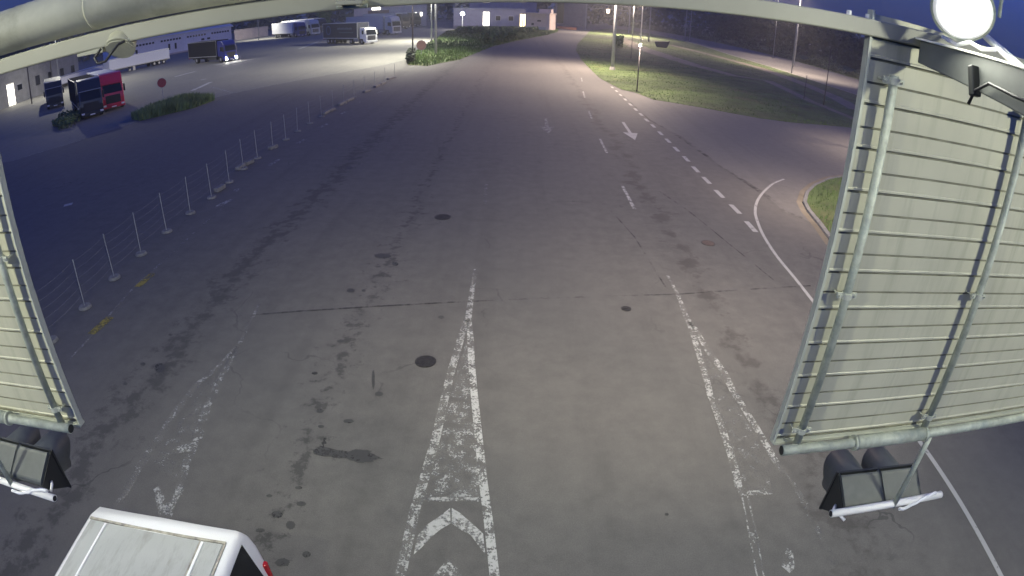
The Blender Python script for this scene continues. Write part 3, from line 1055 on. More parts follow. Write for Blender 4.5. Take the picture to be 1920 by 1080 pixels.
flood('floodlight', 'added unseen warm floodlight on top of the gantry aimed across the side road', (2.7, 2.0, H + 1.3), (17, 42, 0), 16000, 82, group='floodlights on top of the gantry aimed down the road', blend=1.0, color=(1, .84, .68))  # added lamp out of view, brightens the side road
flood('floodlight', 'added unseen white floodlight on top of the gantry tilted to the apron, far right one', (5.6, 2.1, H + 1.3), (6.8, 6.5, 0), 2300, 165, group='floodlights on top of the gantry aimed down the road', blend=1.0, color=(1, 1, .76))  # added lamp out of view, fills the right corner of the apron
flood('floodlight', 'added unseen white floodlight on top of the gantry tilted to the apron, far left one', (-5.6, 1.75, H + 1.3), (-6.2, 6.5, 0), 1150, 165, group='floodlights on top of the gantry aimed down the road', blend=1.0, color=(1, 1, .76))  # added lamp out of view, fills the left corner of the apron

# ================================================================== VAN
t = thing('white_van', 'white van passing under the gantry at lower left', 'van', (-3.49, .97, 0), R(1.9))
Wd = 1.03


def vanpt(x, y, z):
    return (x, y, z)


mb = MB()
prof = [(2.48, .45), (2.56, .62), (2.56, 1.02), (2.50, 1.35), (2.44, 1.86), (2.36, 1.955), (2.2, 1.975), (-1.9, 1.98), (-2.35, 1.72), (-2.75, 1.15), (-3.25, 1.0), (-3.4, .7), (-3.38, .42)]
# cross sections along y, rounded shoulder
vs, fs = [], []
ys = [-3.4, -3.2, -2.75, -2.3, -1.9, -1.0, 0, 1.0, 2.0, 2.3, 2.44, 2.53, 2.56]
top = lambda y: 1.98 if -1.9 <= y <= 2.25 else (1.98 - max(0, y - 2.36) ** 2 * 6.0 if y > 2.25 else max(.72, 1.98 - (-1.9 - y) * .72))
ns = 0
for y in ys:
    T = top(y)
    pin = max(0, y - 2.3) * .25
    sec = [(-Wd + .02, .40), (-Wd, .62), (-Wd, 1.0), (-Wd + .05, 1.55), (-Wd + .075, T - .11), (-Wd + .095, T - .045), (-Wd + .145, T - .010), (0, T + .012)]
    if T < 1.7:
        sec = [(-Wd + .02, .40), (-Wd, .6), (-Wd, .75), (-Wd + .02, .85), (-Wd + .08, max(.9, T - .12)), (-Wd + .12, max(.93, T - .05)), (-Wd + .2, max(.96, T - .01)), (0, max(.98, T + .01))]
    full = sec + [(-a, b) for a, b in reversed(sec[:-1])]
    ns = len(full)
    for a, b in full:
        vs.append(((a if a < 0 else a) * (1 - pin * .25), y, b))
for j in range(len(ys) - 1):
    for i in range(ns - 1):
        fs.append((j * ns + i, j * ns + i + 1, (j + 1) * ns + i + 1, (j + 1) * ns + i))
fs += [tuple(range(ns - 1, -1, -1)), tuple((len(ys) - 1) * ns + i for i in range(ns))]
vb = mb.add(vs, fs).build('body', 'vanwhite', t, smooth=True)
# roof skin, set proud between sealed seams
mb = MB()
for a, b in ((-.845, -.635), (-.60, .575), (.63, .835)):
    mb.box(a, b, -1.85, 2.20, 1.975, 1.994)
rf = mb.build('roof_skin', 'vanroof', t, bevel=.008)
mb = MB()
mb.box(-.86, .86, 2.205, 2.235, 1.96, 1.9955)
mb.box(.577, .593, -1.85, 2.20, 1.96, 1.997)
mb.box(.842, .862, -1.85, 2.20, 1.955, 1.989)
mb.build('seam_sealant', 'seal', rf)
mb = MB()
for a, b in ((-.633, -.602), (.595, .628)):
    mb.box(a, b, -1.85, 2.19, 1.96, 2.002)
mb.build('roof_rib', 'vanwhite', rf, bevel=.006)
for sgn in (-1, 1):
    mb = MB()
    X = lambda z: sgn * (Wd - .002 - max(0, (z - 1.0)) * .091 + .008)
    z0, z1 = 1.12, 1.85
    for ya, yb in ((1.15, 2.40), (-.35, 1.05)):
        mb.add([(X(z0), ya, z0), (X(z0), yb, z0), (X(z1), yb - .07, z1), (X(z1), ya, z1)], [(0, 1, 2, 3) if sgn > 0 else (3, 2, 1, 0)])
    o = mb.build('side_window', 'glass', t)
    sd = o.modifiers.new('thick', 'SOLIDIFY')
    sd.thickness = .006
    sd.offset = 1
    MB().box(min(sgn * (Wd - .06), sgn * (Wd + .004)), max(sgn * (Wd - .06), sgn * (Wd + .004)), 2.485, 2.56, .98, 1.30).build('tail_lamp', 'red', t, bevel=.02)
    for yw in (1.55, -2.2):
        wl = MB().tube((sgn * .72, yw, .33), (sgn * .94, yw, .33), .33, n=24).build('wheel', 'rubber', t)
        MB().tube((sgn * .935, yw, .33), (sgn * .945, yw, .33), .2, n=20).build('rim', 'rim', wl)
MB().box(-.9, .9, 2.53, 2.66, .42, .62).build('rear_bumper', 'vanwhite', t, bevel=.04)
MB().box(-.68, .68, 2.535, 2.56, 1.15, 1.62).build('rear_window', 'glass', t, bevel=.02)

# ================================================================== POSTS AND KERB STONES
POSTS = [(97, 640), (160, 577), (215, 522), (265, 477), (313, 435), (357, 400), (397, 371), (430, 342), (457, 317), (483, 297), (512, 278), (536, 262), (558, 246.5), (581, 232), (603, 219), (625, 206), (645, 194.5), (664, 183.5), (684, 173), (703, 163.5), (722, 154), (740, 146)]
ORD = ['first', 'second', 'third', 'fourth', 'fifth', 'sixth', 'seventh', 'eighth', 'ninth', 'tenth', 'eleventh', 'twelfth', 'thirteenth', 'fourteenth', 'fifteenth', 'sixteenth', 'seventeenth', 'eighteenth', 'nineteenth', 'twentieth', 'twenty-first', 'farthest']
pb = MB().tube((0, 0, .05), (0, 0, 1.37), .014, n=10)
fb = MB()
n = 16
fb.tube((0, 0, 0), (0, 0, .08), .21, .17, n=n)
proto = None
prev = None
for i, p in enumerate(POSTS):
    g = G(*p)
    if i < 21:
        lab = '%s post of the fence row counted from the left sign panel' % ORD[i]
    else:
        lab = 'farthest post of the fence row, at the edge of the grass verge'
    t = thing('fence_post', lab, 'post', (g.x, g.y, 0), rnd.uniform(0, 3), 'thin posts in round concrete feet beside the lane')
    if proto is None:
        a = pb.build('pole', 'postm', t)
        b = fb.build('foot', 'basem', t, bevel=.02)
        proto = (a, b)
    else:
        for s in proto:
            c = s.copy()
            COL.objects.link(c)
            c.parent = t
    t.rotation_euler.x = R(rnd.uniform(-1.2, 1.2))
    t.rotation_euler.y = R(rnd.uniform(-1.2, 1.2))
# sagging wire lines between the posts
mb = MB()
gs = [G(*p) for p in POSTS]
for a, b in zip(gs[:-1], gs[1:]):
    for hz in (1.32, 1.08, .84, .60, .36):
        mb.path([a.lerp(b, k / 6) + Vector((0, 0, hz - .05 * math.sin(PI * k / 6))) for k in range(7)], .0018, 4)
tag(mb.build('wire', 'postm'), 'thin sagging wires strung along the row of posts', 'wire')

KS = [((405, 361), (420, 352)), ((445, 320), (458, 312)), ((461, 310), (474, 304)), ((505, 281), (519, 276)), ((607, 215), (616, 210)), ((617, 209.5), (626, 206)), ((635, 199), (648, 192)), ((649, 191.5), (662, 186)), ((682, 174), (694, 170)), ((702, 165), (712, 160)), ((713, 159.6), (722, 156)), ((727, 150), (738, 147))]
KW = ['beside the sixth and seventh posts', 'nearer of two between the eighth and tenth posts', 'farther of two between the eighth and tenth posts', 'just beyond the tenth post', 'nearer of two beside the fourteenth post', 'farther of two beside the fourteenth post', 'nearer of two beside the sixteenth post', 'farther of two beside the sixteenth post', 'beside the nineteenth post', 'nearer of two beside the twentieth post', 'farther of two beside the twentieth post', 'farthest along the row near the verge']
for (a, b), kw in zip(KS, KW):
    A, B = G(*a), G(*b)
    m_ = (A + B) / 2
    d = (B - A).normalized() * min(.75, (B - A).length / 2)
    mb = MB().bar(Vector((0, 0, .085)) - d, Vector((0, 0, .085)) + d, .24, .17)
    o = mb.build('kerb_stone', 'basem', bevel=.03, loc=(m_.x, m_.y, 0))
    tag(o, 'loose pale kerb stone, ' + kw, 'kerb stone', 'loose kerb stones along the post row')

# ================================================================== POLES, SIGNS, STREET LAMPS
def lamp_pole(px, py, label, h, m='polegrey', r=.11, arm=None, lit=None, group='lamp poles', top=None, power=0, spot=130, color=(1, .95, .85), d=None, foot=False, soft=.3):
    g = G(px, py) if d is None else AT(px, d, py)
    t = thing('lamp_pole', label, 'lamp pole', g, 0, group)
    MB().tube((0, 0, 0), (0, 0, h), r, r * .6, n=12).build('shaft', m, t, smooth=True)
    if foot:
        MB().tube((0, 0, 0), (0, 0, .35), r * 1.7, r * 1.3, n=12).build('foot', 'concrete', t)
    for a in (arm or []):
        A = Vector(a)
        MB().tube((0, 0, h - .15), A + Vector((0, 0, h + .25)), .04, n=8).build('arm', m, t)
        d_ = A.normalized()
        hd = MB().bar(A + Vector((0, 0, h + .26)) - d_ * .1, A + Vector((0, 0, h + .28)) + d_ * .7, .3, .14)
        hd.build('lamp_head', m, t, bevel=.03)
        MB().bar(A + Vector((0, 0, h + .175)), A + Vector((0, 0, h + .195)) + d_ * .55, .24, .02).build('lamp_glass', lit or 'lamp', t)
        if power:
            li = bpy.data.lights.new('street_lamp', 'SPOT')
            li.energy = power
            li.color = color
            li.spot_size = R(spot)
            li.spot_blend = .8
            li.shadow_soft_size = soft
            lo = bpy.data.objects.new('street_lamp_light', li)
            COL.objects.link(lo)
            lo.parent = t
            lo.location = A + Vector((0, 0, h + .12)) + d_ * .3
            dr = (Vector((d_.x * .45, d_.y * .45, -1))).normalized()
            lo.rotation_euler = dr.to_track_quat('-Z', 'Y').to_euler()
    return t


WARM = (1, .80, .62)
NEUT = (1, .97, .80)
lamp_pole(774, 117, 'thin dark pole standing on the near tip of the grass verge', 11, 'poledark', .10, [(-2.4, -.9, 0)], 'lamp', group='poles by the left grass verge', power=18000, spot=140, color=NEUT)
lamp_pole(817, 103, 'thick grey lamp pole in the left grass verge', 13, 'polegrey', .20, [(-2.2, .5, 0), (-1.6, -1.6, 0)], 'lamp', 'poles by the left grass verge', power=19000, spot=130, color=NEUT)
lamp_pole(809, 76, 'pale lamp pole behind the thick pole of the left verge', 13, 'polegrey', .17, [(-2.2, -1, 0)], 'lamp', 'poles by the left grass verge', power=60000, spot=150, color=NEUT)
lamp_pole(1148, 131, 'thick grey lamp pole with a dark foot in the right verge', 12, 'polegrey', .22, [(-2.0, -.8, 0)], 'sod', 'poles by the right grass verge', power=42000, spot=155, color=WARM, foot=True)
p = lamp_pole(1194, 172, 'thin dark pole topped by a small lit lamp on the right verge', 4.0, 'poledark', .055, group='poles by the right grass verge')
MB().tube((0, 0, 4.0), (0, 0, 4.22), .11, .08, n=12).build('lamp_globe', 'lamp', p)
li = bpy.data.lights.new('lamp_globe_light', 'POINT')
li.energy = 3500
li.color = WARM
li.shadow_soft_size = .12
lo = bpy.data.objects.new('lamp_globe_light', li)
COL.objects.link(lo)
lo.parent = p
lo.location = (0, 0, 4.5)
lamp_pole(1612, 240, 'added grey street lamp by the side road hidden behind the right sign panel', 7.2, 'polegrey', .08, [(.4, -.2, 0)], 'sod', 'poles by the right grass verge', power=4500, spot=160, color=WARM, d=41)  # added lamp, unseen behind the panel, lifts the road on the right
lamp_pole(1183, 110, 'slender short pole beyond the thick pole of the right verge', 3.9, 'poledark', .05, group='poles by the right grass verge')
lamp_pole(1544, 197, 'thin dark pole on the sandy track beside the right sign panel', 6.2, 'poledark', .06, group='poles by the right grass verge')
lamp_pole(1507, 186, 'short brown pole left of the pole beside the sign panel', 2.7, 'poledark', .05, group='poles by the right grass verge')
lamp_pole(1484, 137, 'tall pale pole at the near kerb of the far road', 15, 'polegrey', .11, [(1.5, 1.5, 0)], 'sod', 'poles along the far road', power=50000, spot=140, color=WARM)
lamp_pole(1491, 100, 'pale pole across the far road from the tall kerb pole', 18, 'polegrey', .16, [(-1.5, -1, 0)], 'sod', 'poles along the far road', d=140, power=27000, spot=150, color=WARM)
lamp_pole(1453, 72, 'slim pale pole against the dark trees above the far road', 18, 'polegrey', .11, [(-1.5, -1, 0)], 'sod', 'poles along the far road', d=165, power=27000, spot=150, color=WARM)
lamp_pole(1187, 47, 'left of three pale poles where the far road bends', 16, 'polegrey', .24, [(-2, -1.5, 0)], 'sod', 'poles along the far road', d=200, power=160000, spot=150, color=WARM)
lamp_pole(1202, 62, 'brightest and tallest of three pale poles at the road bend', 18, 'whitem', .17, [(-1.5, -1, 0)], 'sod', 'poles along the far road', d=150, power=40000, spot=140, color=WARM)
lamp_pole(1217, 68, 'right of three pale poles where the far road bends', 18, 'polegrey', .2, group='poles along the far road', d=165)
lamp_pole(1286, 48, 'pale pole left of a close pair before the dark trees', 20, 'polegrey', .2, group='poles along the far road', d=210)
lamp_pole(1295, 48, 'greyer pole right of a close pair before the dark trees', 20, 'polegrey', .16, group='poles along the far road', d=215)
lamp_pole(1602, 405, 'grey street lamp on the small island behind the right sign panel', 6.2, 'polegrey', .08, [(.1, .7, 0)], 'sod', 'poles by the right grass verge', power=3200, spot=150, color=WARM, d=23)
lamp_pole(60, 195, 'dark pole beside the lit doorway of the block building', 14, 'poledark', .10, group='poles in the lorry park', d=95)
lamp_pole(98, 150, 'greyish pole left behind the parked dark lorries', 16, 'poledark', .12, group='poles in the lorry park', d=115)
lamp_pole(111, 150, 'paler pole right behind the parked dark lorries', 16, 'polegrey', .10, [(2.2, .2, 0)], 'lamp', 'poles in the lorry park', d=105, power=30000, spot=150, color=NEUT)
lamp_pole(485, 70, 'thin pole in front of the lit pink wall', 14, 'polegrey', .14, [(.2, 1.6, 0)], 'lamp', 'poles in the lorry park', d=196, power=34000, spot=140, color=NEUT)


def round_sign(px, py, ptop, label, m, r):
    g = G(px, py)
    h = HT(g, px, ptop) - r
    t = thing('round_sign', label, 'road sign', g, 0, 'round signs on single posts')
    MB().tube((0, 0, 0), (0, 0, h + r * .6), .03, n=8).build('post', 'polegrey', t)
    d = Vector((-g.x, -g.y, 0)).normalized()
    f = MB().tube(Vector((0, 0, h)) + d * .035, Vector((0, 0, h)) + d * .05, r, n=28).build('face', m, t)
    MB().tube(Vector((0, 0, h)) + d * .031, Vector((0, 0, h)) + d * .034, r * 1.06, n=28).build('rim', 'polegrey', f)


round_sign(307, 190, 146, 'round red sign on a post behind the shrub island', 'signback', .43)
round_sign(790, 104, 76, 'round brownish sign at the tip of the left grass verge', 'signrust', .66)

# ================================================================== LORRIES
def wheel(parent, x, y, r=.5, wd=.32, rim=True):
    s = 1 if y > 0 else -1
    w_ = MB().tube((x, y - s * wd, r), (x, y, r), r, n=20).build('wheel', 'rubber', parent)
    if rim:
        MB().tube((x, y - s * .02, r), (x, y + s * .012, r), r * .56, r * .48, n=16).build('rim', 'rim', w_)


def cab(t, m, lit=False, low=False, visor='glass', grille='chassis', h=3.75):
    """front at x = 0, cab reaches back to x = -2.3"""
    hw = 1.22
    if low:
        prof = [(.0, .55), (.03, 1.3), (-.04, 1.75), (-.32, 2.75), (-.5, 2.98), (-1.9, 3.05), (-2.05, 2.95), (-2.05, 1.0), (-1.8, .95), (-1.05, .95), (-.9, .5)]
    else:
        prof = [(0, .45), (.04, 1.25), (-.02, 1.8), (-.22, 2.72), (-.34, 2.95), (-.62, h - .25), (-.85, h - .06), (-1.2, h), (-2.1, h + .03), (-2.25, h - .08), (-2.25, 1.05), (-1.95, 1.0), (-1.05, 1.0), (-.92, .45)]
    b = MB().prism_y(prof, -hw, hw).build('cab', m, t, bevel=.07)
    z0, z1 = (1.72, 2.62) if low else (1.82, 2.66)
    x0, x1 = (-.03, -.285) if low else (-.025, -.21)
    e = .018
    MB().hexa([(x0 - .05, -1.08, z0), (x0 - .05, 1.08, z0), (x1 - .05, 1.0, z1), (x1 - .05, -1.0, z1), (x0 + e, -1.08, z0), (x0 + e, 1.08, z0), (x1 + e, 1.0, z1), (x1 + e, -1.0, z1)]).build('windscreen', 'glass', b)
    if not low:
        MB().bar((x1 + .1, -1.15, z1 + .10), (x1 + .1, 1.15, z1 + .10), .25, .05).build('sun_visor', visor, b, bevel=.01)
    MB().box(-.02, .058, -.82, .82, .75, 1.58).build('grille', grille, b, bevel=.02)
    g = MB()
    for k in range(4):
        g.box(.05, .066, -.75, .75, .86 + k * .17, .89 + k * .17)
    g.build('grille_bar', 'rim' if m in ('silver', 'whitecab', 'greybox') else 'chassis', b)
    MB().box(-.5, .11, -1.23, 1.23, .28, .68).build('bumper', m if not low else 'whitecab', b, bevel=.06)
    MB().box(.108, .118, -.26, .26, .34, .45).build('number_plate', 'plate', b)
    for s in (-1, 1):
        MB().box(.06, .125, min(s * .82, s * 1.16), max(s * .82, s * 1.16), .48 - .1 * lit, .66 + .1 * lit).build('headlight', 'headlight' if lit else 'lens', b, bevel=.02)
        MB().box(-.42, -.22, min(s * 1.27, s * 1.46), max(s * 1.27, s * 1.46), 1.75, 2.5).build('mirror', m if low else 'chassis', b, bevel=.04)
        MB().box(-1.35, -.38, min(s * 1.225, s * 1.236), max(s * 1.225, s * 1.236), 1.85, 2.55).build('side_window', 'glass', b)
    return b


def lorry(name, label, cat, loc, rz, cabm, boxm, kind='semi', lit=False, low=False, sc_=1.0, boxlen=13.6, boxtop=4.0, group='lorries in the lorry park', extra=None, visor='glass', h=3.75, grille='chassis', cargo=True):
    t = thing(name, label, cat, loc, rz, group, sc_)
    cab(t, cabm, lit, low, visor, grille, h)
    front = -2.45 if kind == 'rigid' else -2.75
    L = boxlen
    ch = MB()
    ch.box(-.9 - L - 1.5 if cargo else -6.2, -.95, -.45, .45, .62, .98)
    if cargo:
        ch.box(front - L + .4, front - L + 4.2, -1.15, 1.15, .9, 1.02)
    ch.build('chassis', 'chassis', t)
    for s in (-1, 1):
        wheel(t, -1.4, s * 1.22)
        if kind == 'rigid':
            wheel(t, front - L * .72, s * 1.22, .5, .5)
        else:
            wheel(t, -5.0, s * 1.22, .5, .5)
            if cargo:
                for k in range(3):
                    wheel(t, front - L + 1.9 + k * 1.32, s * 1.22)
        MB().box(-4.3 if kind != 'rigid' else -5.6, -2.7, min(s * .6, s * 1.2), max(s * .6, s * 1.2), .45, 1.0).build('fuel_tank', 'rim' if kind != 'rigid' else 'chassis', t, bevel=.1)
    if cargo:
        b = MB().box(front - L, front, -1.275, 1.275, 1.08, boxtop).build('cargo_box', boxm, t, bevel=.03)
        tr = MB()
        for s in (-1, 1):
            tr.box(front - L - .01, front + .01, min(s * 1.27, s * 1.29), max(s * 1.27, s * 1.29), 1.04, 1.16)
            tr.box(front - L - .01, front + .01, min(s * 1.25, s * 1.285), max(s * 1.25, s * 1.285), boxtop - .06, boxtop + .02)
            for x in (front - L, front - .06):
                tr.box(x - .01, x + .07, min(s * 1.262, s * 1.288), max(s * 1.262, s * 1.288), 1.17, boxtop - .07)
        tr.build('edge_rail', 'whitecab' if boxm in ('navy', 'whitebox') else 'rim', b)
        rear = MB()
        for s in (-1, 1):
            rear.box(front - L - .03, front - L - .005, min(s * .03, s * 1.2), max(s * .03, s * 1.2), 1.15, boxtop - .1)
        rear.build('rear_door', boxm, b)
        for s in (-1, 1):
            mg = MB()
            mg.box(front - L - .05, front - L + .02, min(s * .75, s * 1.2), max(s * .75, s * 1.2), .85, 1.0)
            mg.build('tail_light', 'red', t)
        if extra:
            extra(b, front, L, boxtop)
    return t


def place(px, py, back=1.25):
    return G(px, py)


def navy_marks(b, front, L, top):
    # ring emblem and two faint lines of lettering on the right side
    vs, fs = [], []
    n = 32
    cx, cz = front - L + 2.2, 2.65
    for r in (.95, .66):
        for i in range(n):
            q = 2 * PI * i / n
            vs.append((cx + math.cos(q) * r, -1.281, cz + math.sin(q) * r))
    fs = [(i, (i + 1) % n, n + (i + 1) % n, n + i) for i in range(n)]
    o = MB().add(vs, fs).build('ring_emblem', 'emblem', b)
    r_ = random.Random(3)
    mb = MB()
    for row, (z, hh, x0, x1) in enumerate([(2.75, .42, front - L + 5.6, front - 2.0), (2.1, .2, front - L + 6.2, front - 1.6)]):
        x = x0
        mb = MB()
        while x < x1:
            wd = r_.uniform(.18, .34) * (1 if row == 0 else .6)
            mb.box(x, x + wd, -1.284, -1.277, z, z + hh * r_.uniform(.7, 1))
            mb.box(x - .06, x + wd + .06, -1.283, -1.277, z + hh * .3, z + hh * .36)
            x += wd + r_.uniform(.07, .12)
        mb.build('faint_lettering', 'lettering', b)


# driving lorry with its lamps on
A29 = R(-29)


def front_at(px, py, head, lateral):
    """origin so that the ground point of the front face lies under image point; lateral = offset of that point across the cab (+left)"""
    g = G(px, py)
    c, s = math.cos(head), math.sin(head)
    return Vector((g.x + s * lateral, g.y - c * lateral, 0))


lorry('box_lorry', 'blue cabbed lorry with dark grey box driving with both headlights lit', 'lorry', front_at(434, 115, R(-29), 0), R(-29), 'bluep', 'darkbox', 'rigid', True, False, 1.02, 9.5, 3.7, h=3.55)
lorry('articulated_lorry', 'dark navy curtain trailer pulled by a low white cab', 'lorry', front_at(697, 82.5, R(-42), 0), R(-42), 'whitecab', 'navy', 'semi', False, True, 1.08, 12.6, 4.0, extra=navy_marks, h=3.2)
lorry('articulated_lorry', 'grey lorry with smooth grey trailer behind the navy one', 'lorry', front_at(744, 65, R(-38), 0), R(-38), 'greybox', 'greybox', 'semi', False, False, 1.3, 12.6, 3.95)
lorry('articulated_lorry', 'white box trailer with a dark blue cab near the lit wall', 'lorry', front_at(567, 69, R(-40), 0), R(-40), 'bluep', 'whitebox', 'semi', False, False, 1.2, 11.5, 3.9, h=3.7)
lorry('articulated_lorry', 'silver lorry cab half hidden behind the dark blue cab', 'lorry', front_at(592, 66, R(-40), 0), R(-40), 'silver', 'whitebox', 'semi', False, False, 1.3, 12.0, 3.95)
lorry('articulated_lorry', 'black cabbed lorry peeping out above the navy trailer rear', 'lorry', front_at(606, 62, R(-40), 0), R(-40), 'black', 'whitebox', 'semi', False, False, 1.35, 12.0, 3.8)
lorry('articulated_lorry', 'dark lorry with pale roof parked beyond the grey lorry', 'lorry', front_at(762, 54, R(-38), 0), R(-38), 'black', 'greybox', 'semi', False, False, 1.4, 12.6, 3.95)
lorry('articulated_lorry', 'dark blue lorry just left of the thick grey pole', 'lorry', front_at(783, 50, R(-38), 0), R(-38), 'navy', 'navy', 'semi', False, False, 1.4, 12.6, 3.8)
LH = R(-45)
lorry('articulated_lorry', 'black lorry with silver roof fairing parked nearest the shrub island', 'lorry', front_at(175, 221, R(-44), 0), R(-44), 'black', 'darkbox', 'semi', False, False, .92, 12.0, 3.7, visor='silver', h=3.85)
lorry('articulated_lorry', 'red cabbed lorry parked right of the black lorry', 'lorry', front_at(215, 206, R(-44), 0), R(-44), 'redp', 'greybox', 'semi', False, False, .92, 12.0, 3.75, visor='redp', h=3.85)
lorry('articulated_lorry', 'dark lorry with bluish roof left of the black lorry', 'lorry', front_at(105, 203, R(-46), 0), R(-46), 'black', 'navy', 'semi', False, False, .9, 12.0, 3.6, visor='silver', h=3.6)


def trailer(label, a, b, top, m='whitebox'):
    A, B = G(*a), G(*b)
    d = B - A
    L = d.length
    hA = HT(A, *top)
    t = thing('semi_trailer', label, 'trailer', B, math.atan2(d.y, d.x), 'white semi trailers parked crosswise', 1.0)
    z0 = hA * .30
    b_ = MB().box(-L, 0, 0, 2.5, z0, hA).build('cargo_box', m, t, bevel=.03)
    mb = MB().box(-L - .01, .01, -.012, -.002, z0 - .05, z0 + .1)
    mb.box(-L - .01, .01, -.012, -.002, hA - .12, hA + .01)
    mb.build('edge_rail', 'rim', b_)
    MB().box(-L + .5, -.3, .6, 1.9, z0 - .3, z0 - .03).build('chassis', 'chassis', t)
    for k in range(3):
        wheel(t, -1.6 - k * 1.25, 2.4, z0 * .5, .3)
        w_ = MB().tube((-1.6 - k * 1.25, .02, z0 * .46), (-1.6 - k * 1.25, .35, z0 * .46), z0 * .46, n=18).build('wheel', 'rubber', t)
        MB().tube((-1.6 - k * 1.25, .005, z0 * .46), (-1.6 - k * 1.25, .03, z0 * .46), z0 * .26, n=14).build('rim', 'rim', w_)
    MB().box(-L * .62, -L * .58, .3, .45, 0, z0).build('landing_leg', 'rim', t)
    MB().box(-L * .62, -L * .58, 2.0, 2.15, 0, z0).build('landing_leg', 'rim', t)


trailer('long pale grey white semi trailer standing in front of the warehouse', (207, 142), (319, 117), (207, 112))
trailer('white semi trailer seen above the red and black lorries', (113, 166), (197, 138), (113, 145))

# ================================================================== BUILDINGS
def wall_pts(px0, px1, d0, d1, py=60):
    return AT(px0, d0, py), AT(px1, d1, py)


def building(name, label, cat, A, B, depth, h, m, parts=None, roof='flat', roofm='roofm', ov=.3, back=True):
    """A-B is the front wall on the ground, seen from the road; depth goes away from the camera"""
    d = (B - A)
    L = d.length
    rz = math.atan2(d.y, d.x)
    t = thing(name, label, cat, A, rz)
    w_ = MB().box(0, L, 0, depth, 0, h).build('wall', m, t)
    if roof == 'flat':
        MB().box(-ov, L + ov, -ov, depth + ov, h + .003, h + .35).build('roof', roofm, t)
    elif roof == 'gable':
        mb = MB()
        k = depth * .28
        mb.add([(-ov, -ov, h + .003), (L + ov, -ov, h + .003), (L + ov, depth / 2, h + k), (-ov, depth / 2, h + k), (-ov, depth + ov, h + .003), (L + ov, depth + ov, h + .003),
                (-ov, -ov, h - .25), (L + ov, -ov, h - .25), (-ov, depth + ov, h - .25), (L + ov, depth + ov, h - .25)],
               [(0, 1, 2, 3), (3, 2, 5, 4), (6, 7, 1, 0), (8, 4, 5, 9), (6, 0, 3, 4, 8), (7, 9, 5, 2, 1)])
        mb.build('roof', roofm, t)
    if parts:
        parts(t, L, h)
    return t


def opening(t, x0, x1, z0, z1, m='glass', frame='whitem', name='window', y=0):
    fr = MB()
    fr.box(x0 - .08, x1 + .08, y - .05, y - .003, z0 - .08, z1 + .08)
    f = fr.build(name, frame, t)
    MB().box(x0, x1, y - .07, y - .053, z0, z1).build('pane', m, f)
    return f


# warehouse
wa, wb = G(240, 119), G(435, 82)
wh = HT(wb, 435, 43)


def wh_parts(t, L, h):
    n0 = 0
    for g in range(4):
        base = L * (.05 + .245 * g)
        for k in range(7):
            x = base + k * L * .028
            opening(t, x, x + L * .019, h * .70, h * .79, 'glass', 'warehouse')
    for x in (L * .03, L * .07, L * .36, L * .42):
        opening(t, x, x + L * .018, h * .25, h * .55, 'glass', 'warehouse', 'door')
    for x in (L * .68, L * .74):
        opening(t, x, x + L * .03, h * .45, h * .55, 'glass', 'warehouse')
    MB().box(0, L, -.06, -.003, 0, h * .07).build('plinth', 'pink', t)


building('warehouse', 'long lilac grey warehouse with rows of small dark windows', 'warehouse', wa, wb, 12, wh * .86, 'warehouse', wh_parts, 'gable', 'roofm', .5)
# block building far left with lit doorway
ba, bb = AT(-70, 92, 215), AT(150, 128, 150)


def block_parts(t, L, h):
    for x0, w0 in ((L * .52, 1.0),):
        pass
    MB().box(0, L, -.12, -.004, h - .5, h - .02).build('fascia', 'walldark', t)
    q, e = AT(19, 100, 170), bb - ba
    x = (ba.x * -q.y + ba.y * q.x) / (e.x * q.y - e.y * q.x) * e.length
    fr = MB().box(x - 1.15, x + 1.35, -.06, -.004, 0, 3.5).build('door', 'whitem', t)
    MB().box(x - .95, x + 1.1, -.09, -.062, .1, 3.3).build('lit_opening', 'winlit2', fr)
    opening(t, x + 2.4, x + 4.0, 2.0, 2.9, 'glass', 'walldark')
    for k in range(6):
        xx = x + 9 + k * 5
        if xx < L - 2:
            opening(t, xx, xx + 1.6, 1.8, 3.4, 'glass', 'wallgrey')


building('block_building', 'long low grey building with a brightly lit doorway at the left edge', 'building', ba, bb, 14, 7.2, 'wallgrey', block_parts, 'flat', 'walldark', .6)
# lit pink wall
pa, pb_ = G(441, 76), G(502, 67)
d = pb_ - pa
t = thing('garden_wall', 'pinkish wall segment lit by a lamp right of the warehouse', 'wall', pa, math.atan2(d.y, d.x))
hw_ = HT(pb_, 500, 50)
MB().box(0, d.length, 0, .4, 0, hw_).build('panel', 'pink', t)
mb = MB()
for k in range(7):
    x = d.length * k / 6
    mb.box(x - .2, x + .2, -.08, -.004, 0, hw_ + .08)
mb.build('pier', 'pink', t)
MB().box(-.2, d.length + .2, -.12, .52, hw_ + .09, hw_ + .25).build('coping', 'pink', t)

# toll house with lit windows
HD = 205.0
ha, hb = AT(850, HD, 50), AT(985, HD, 52)


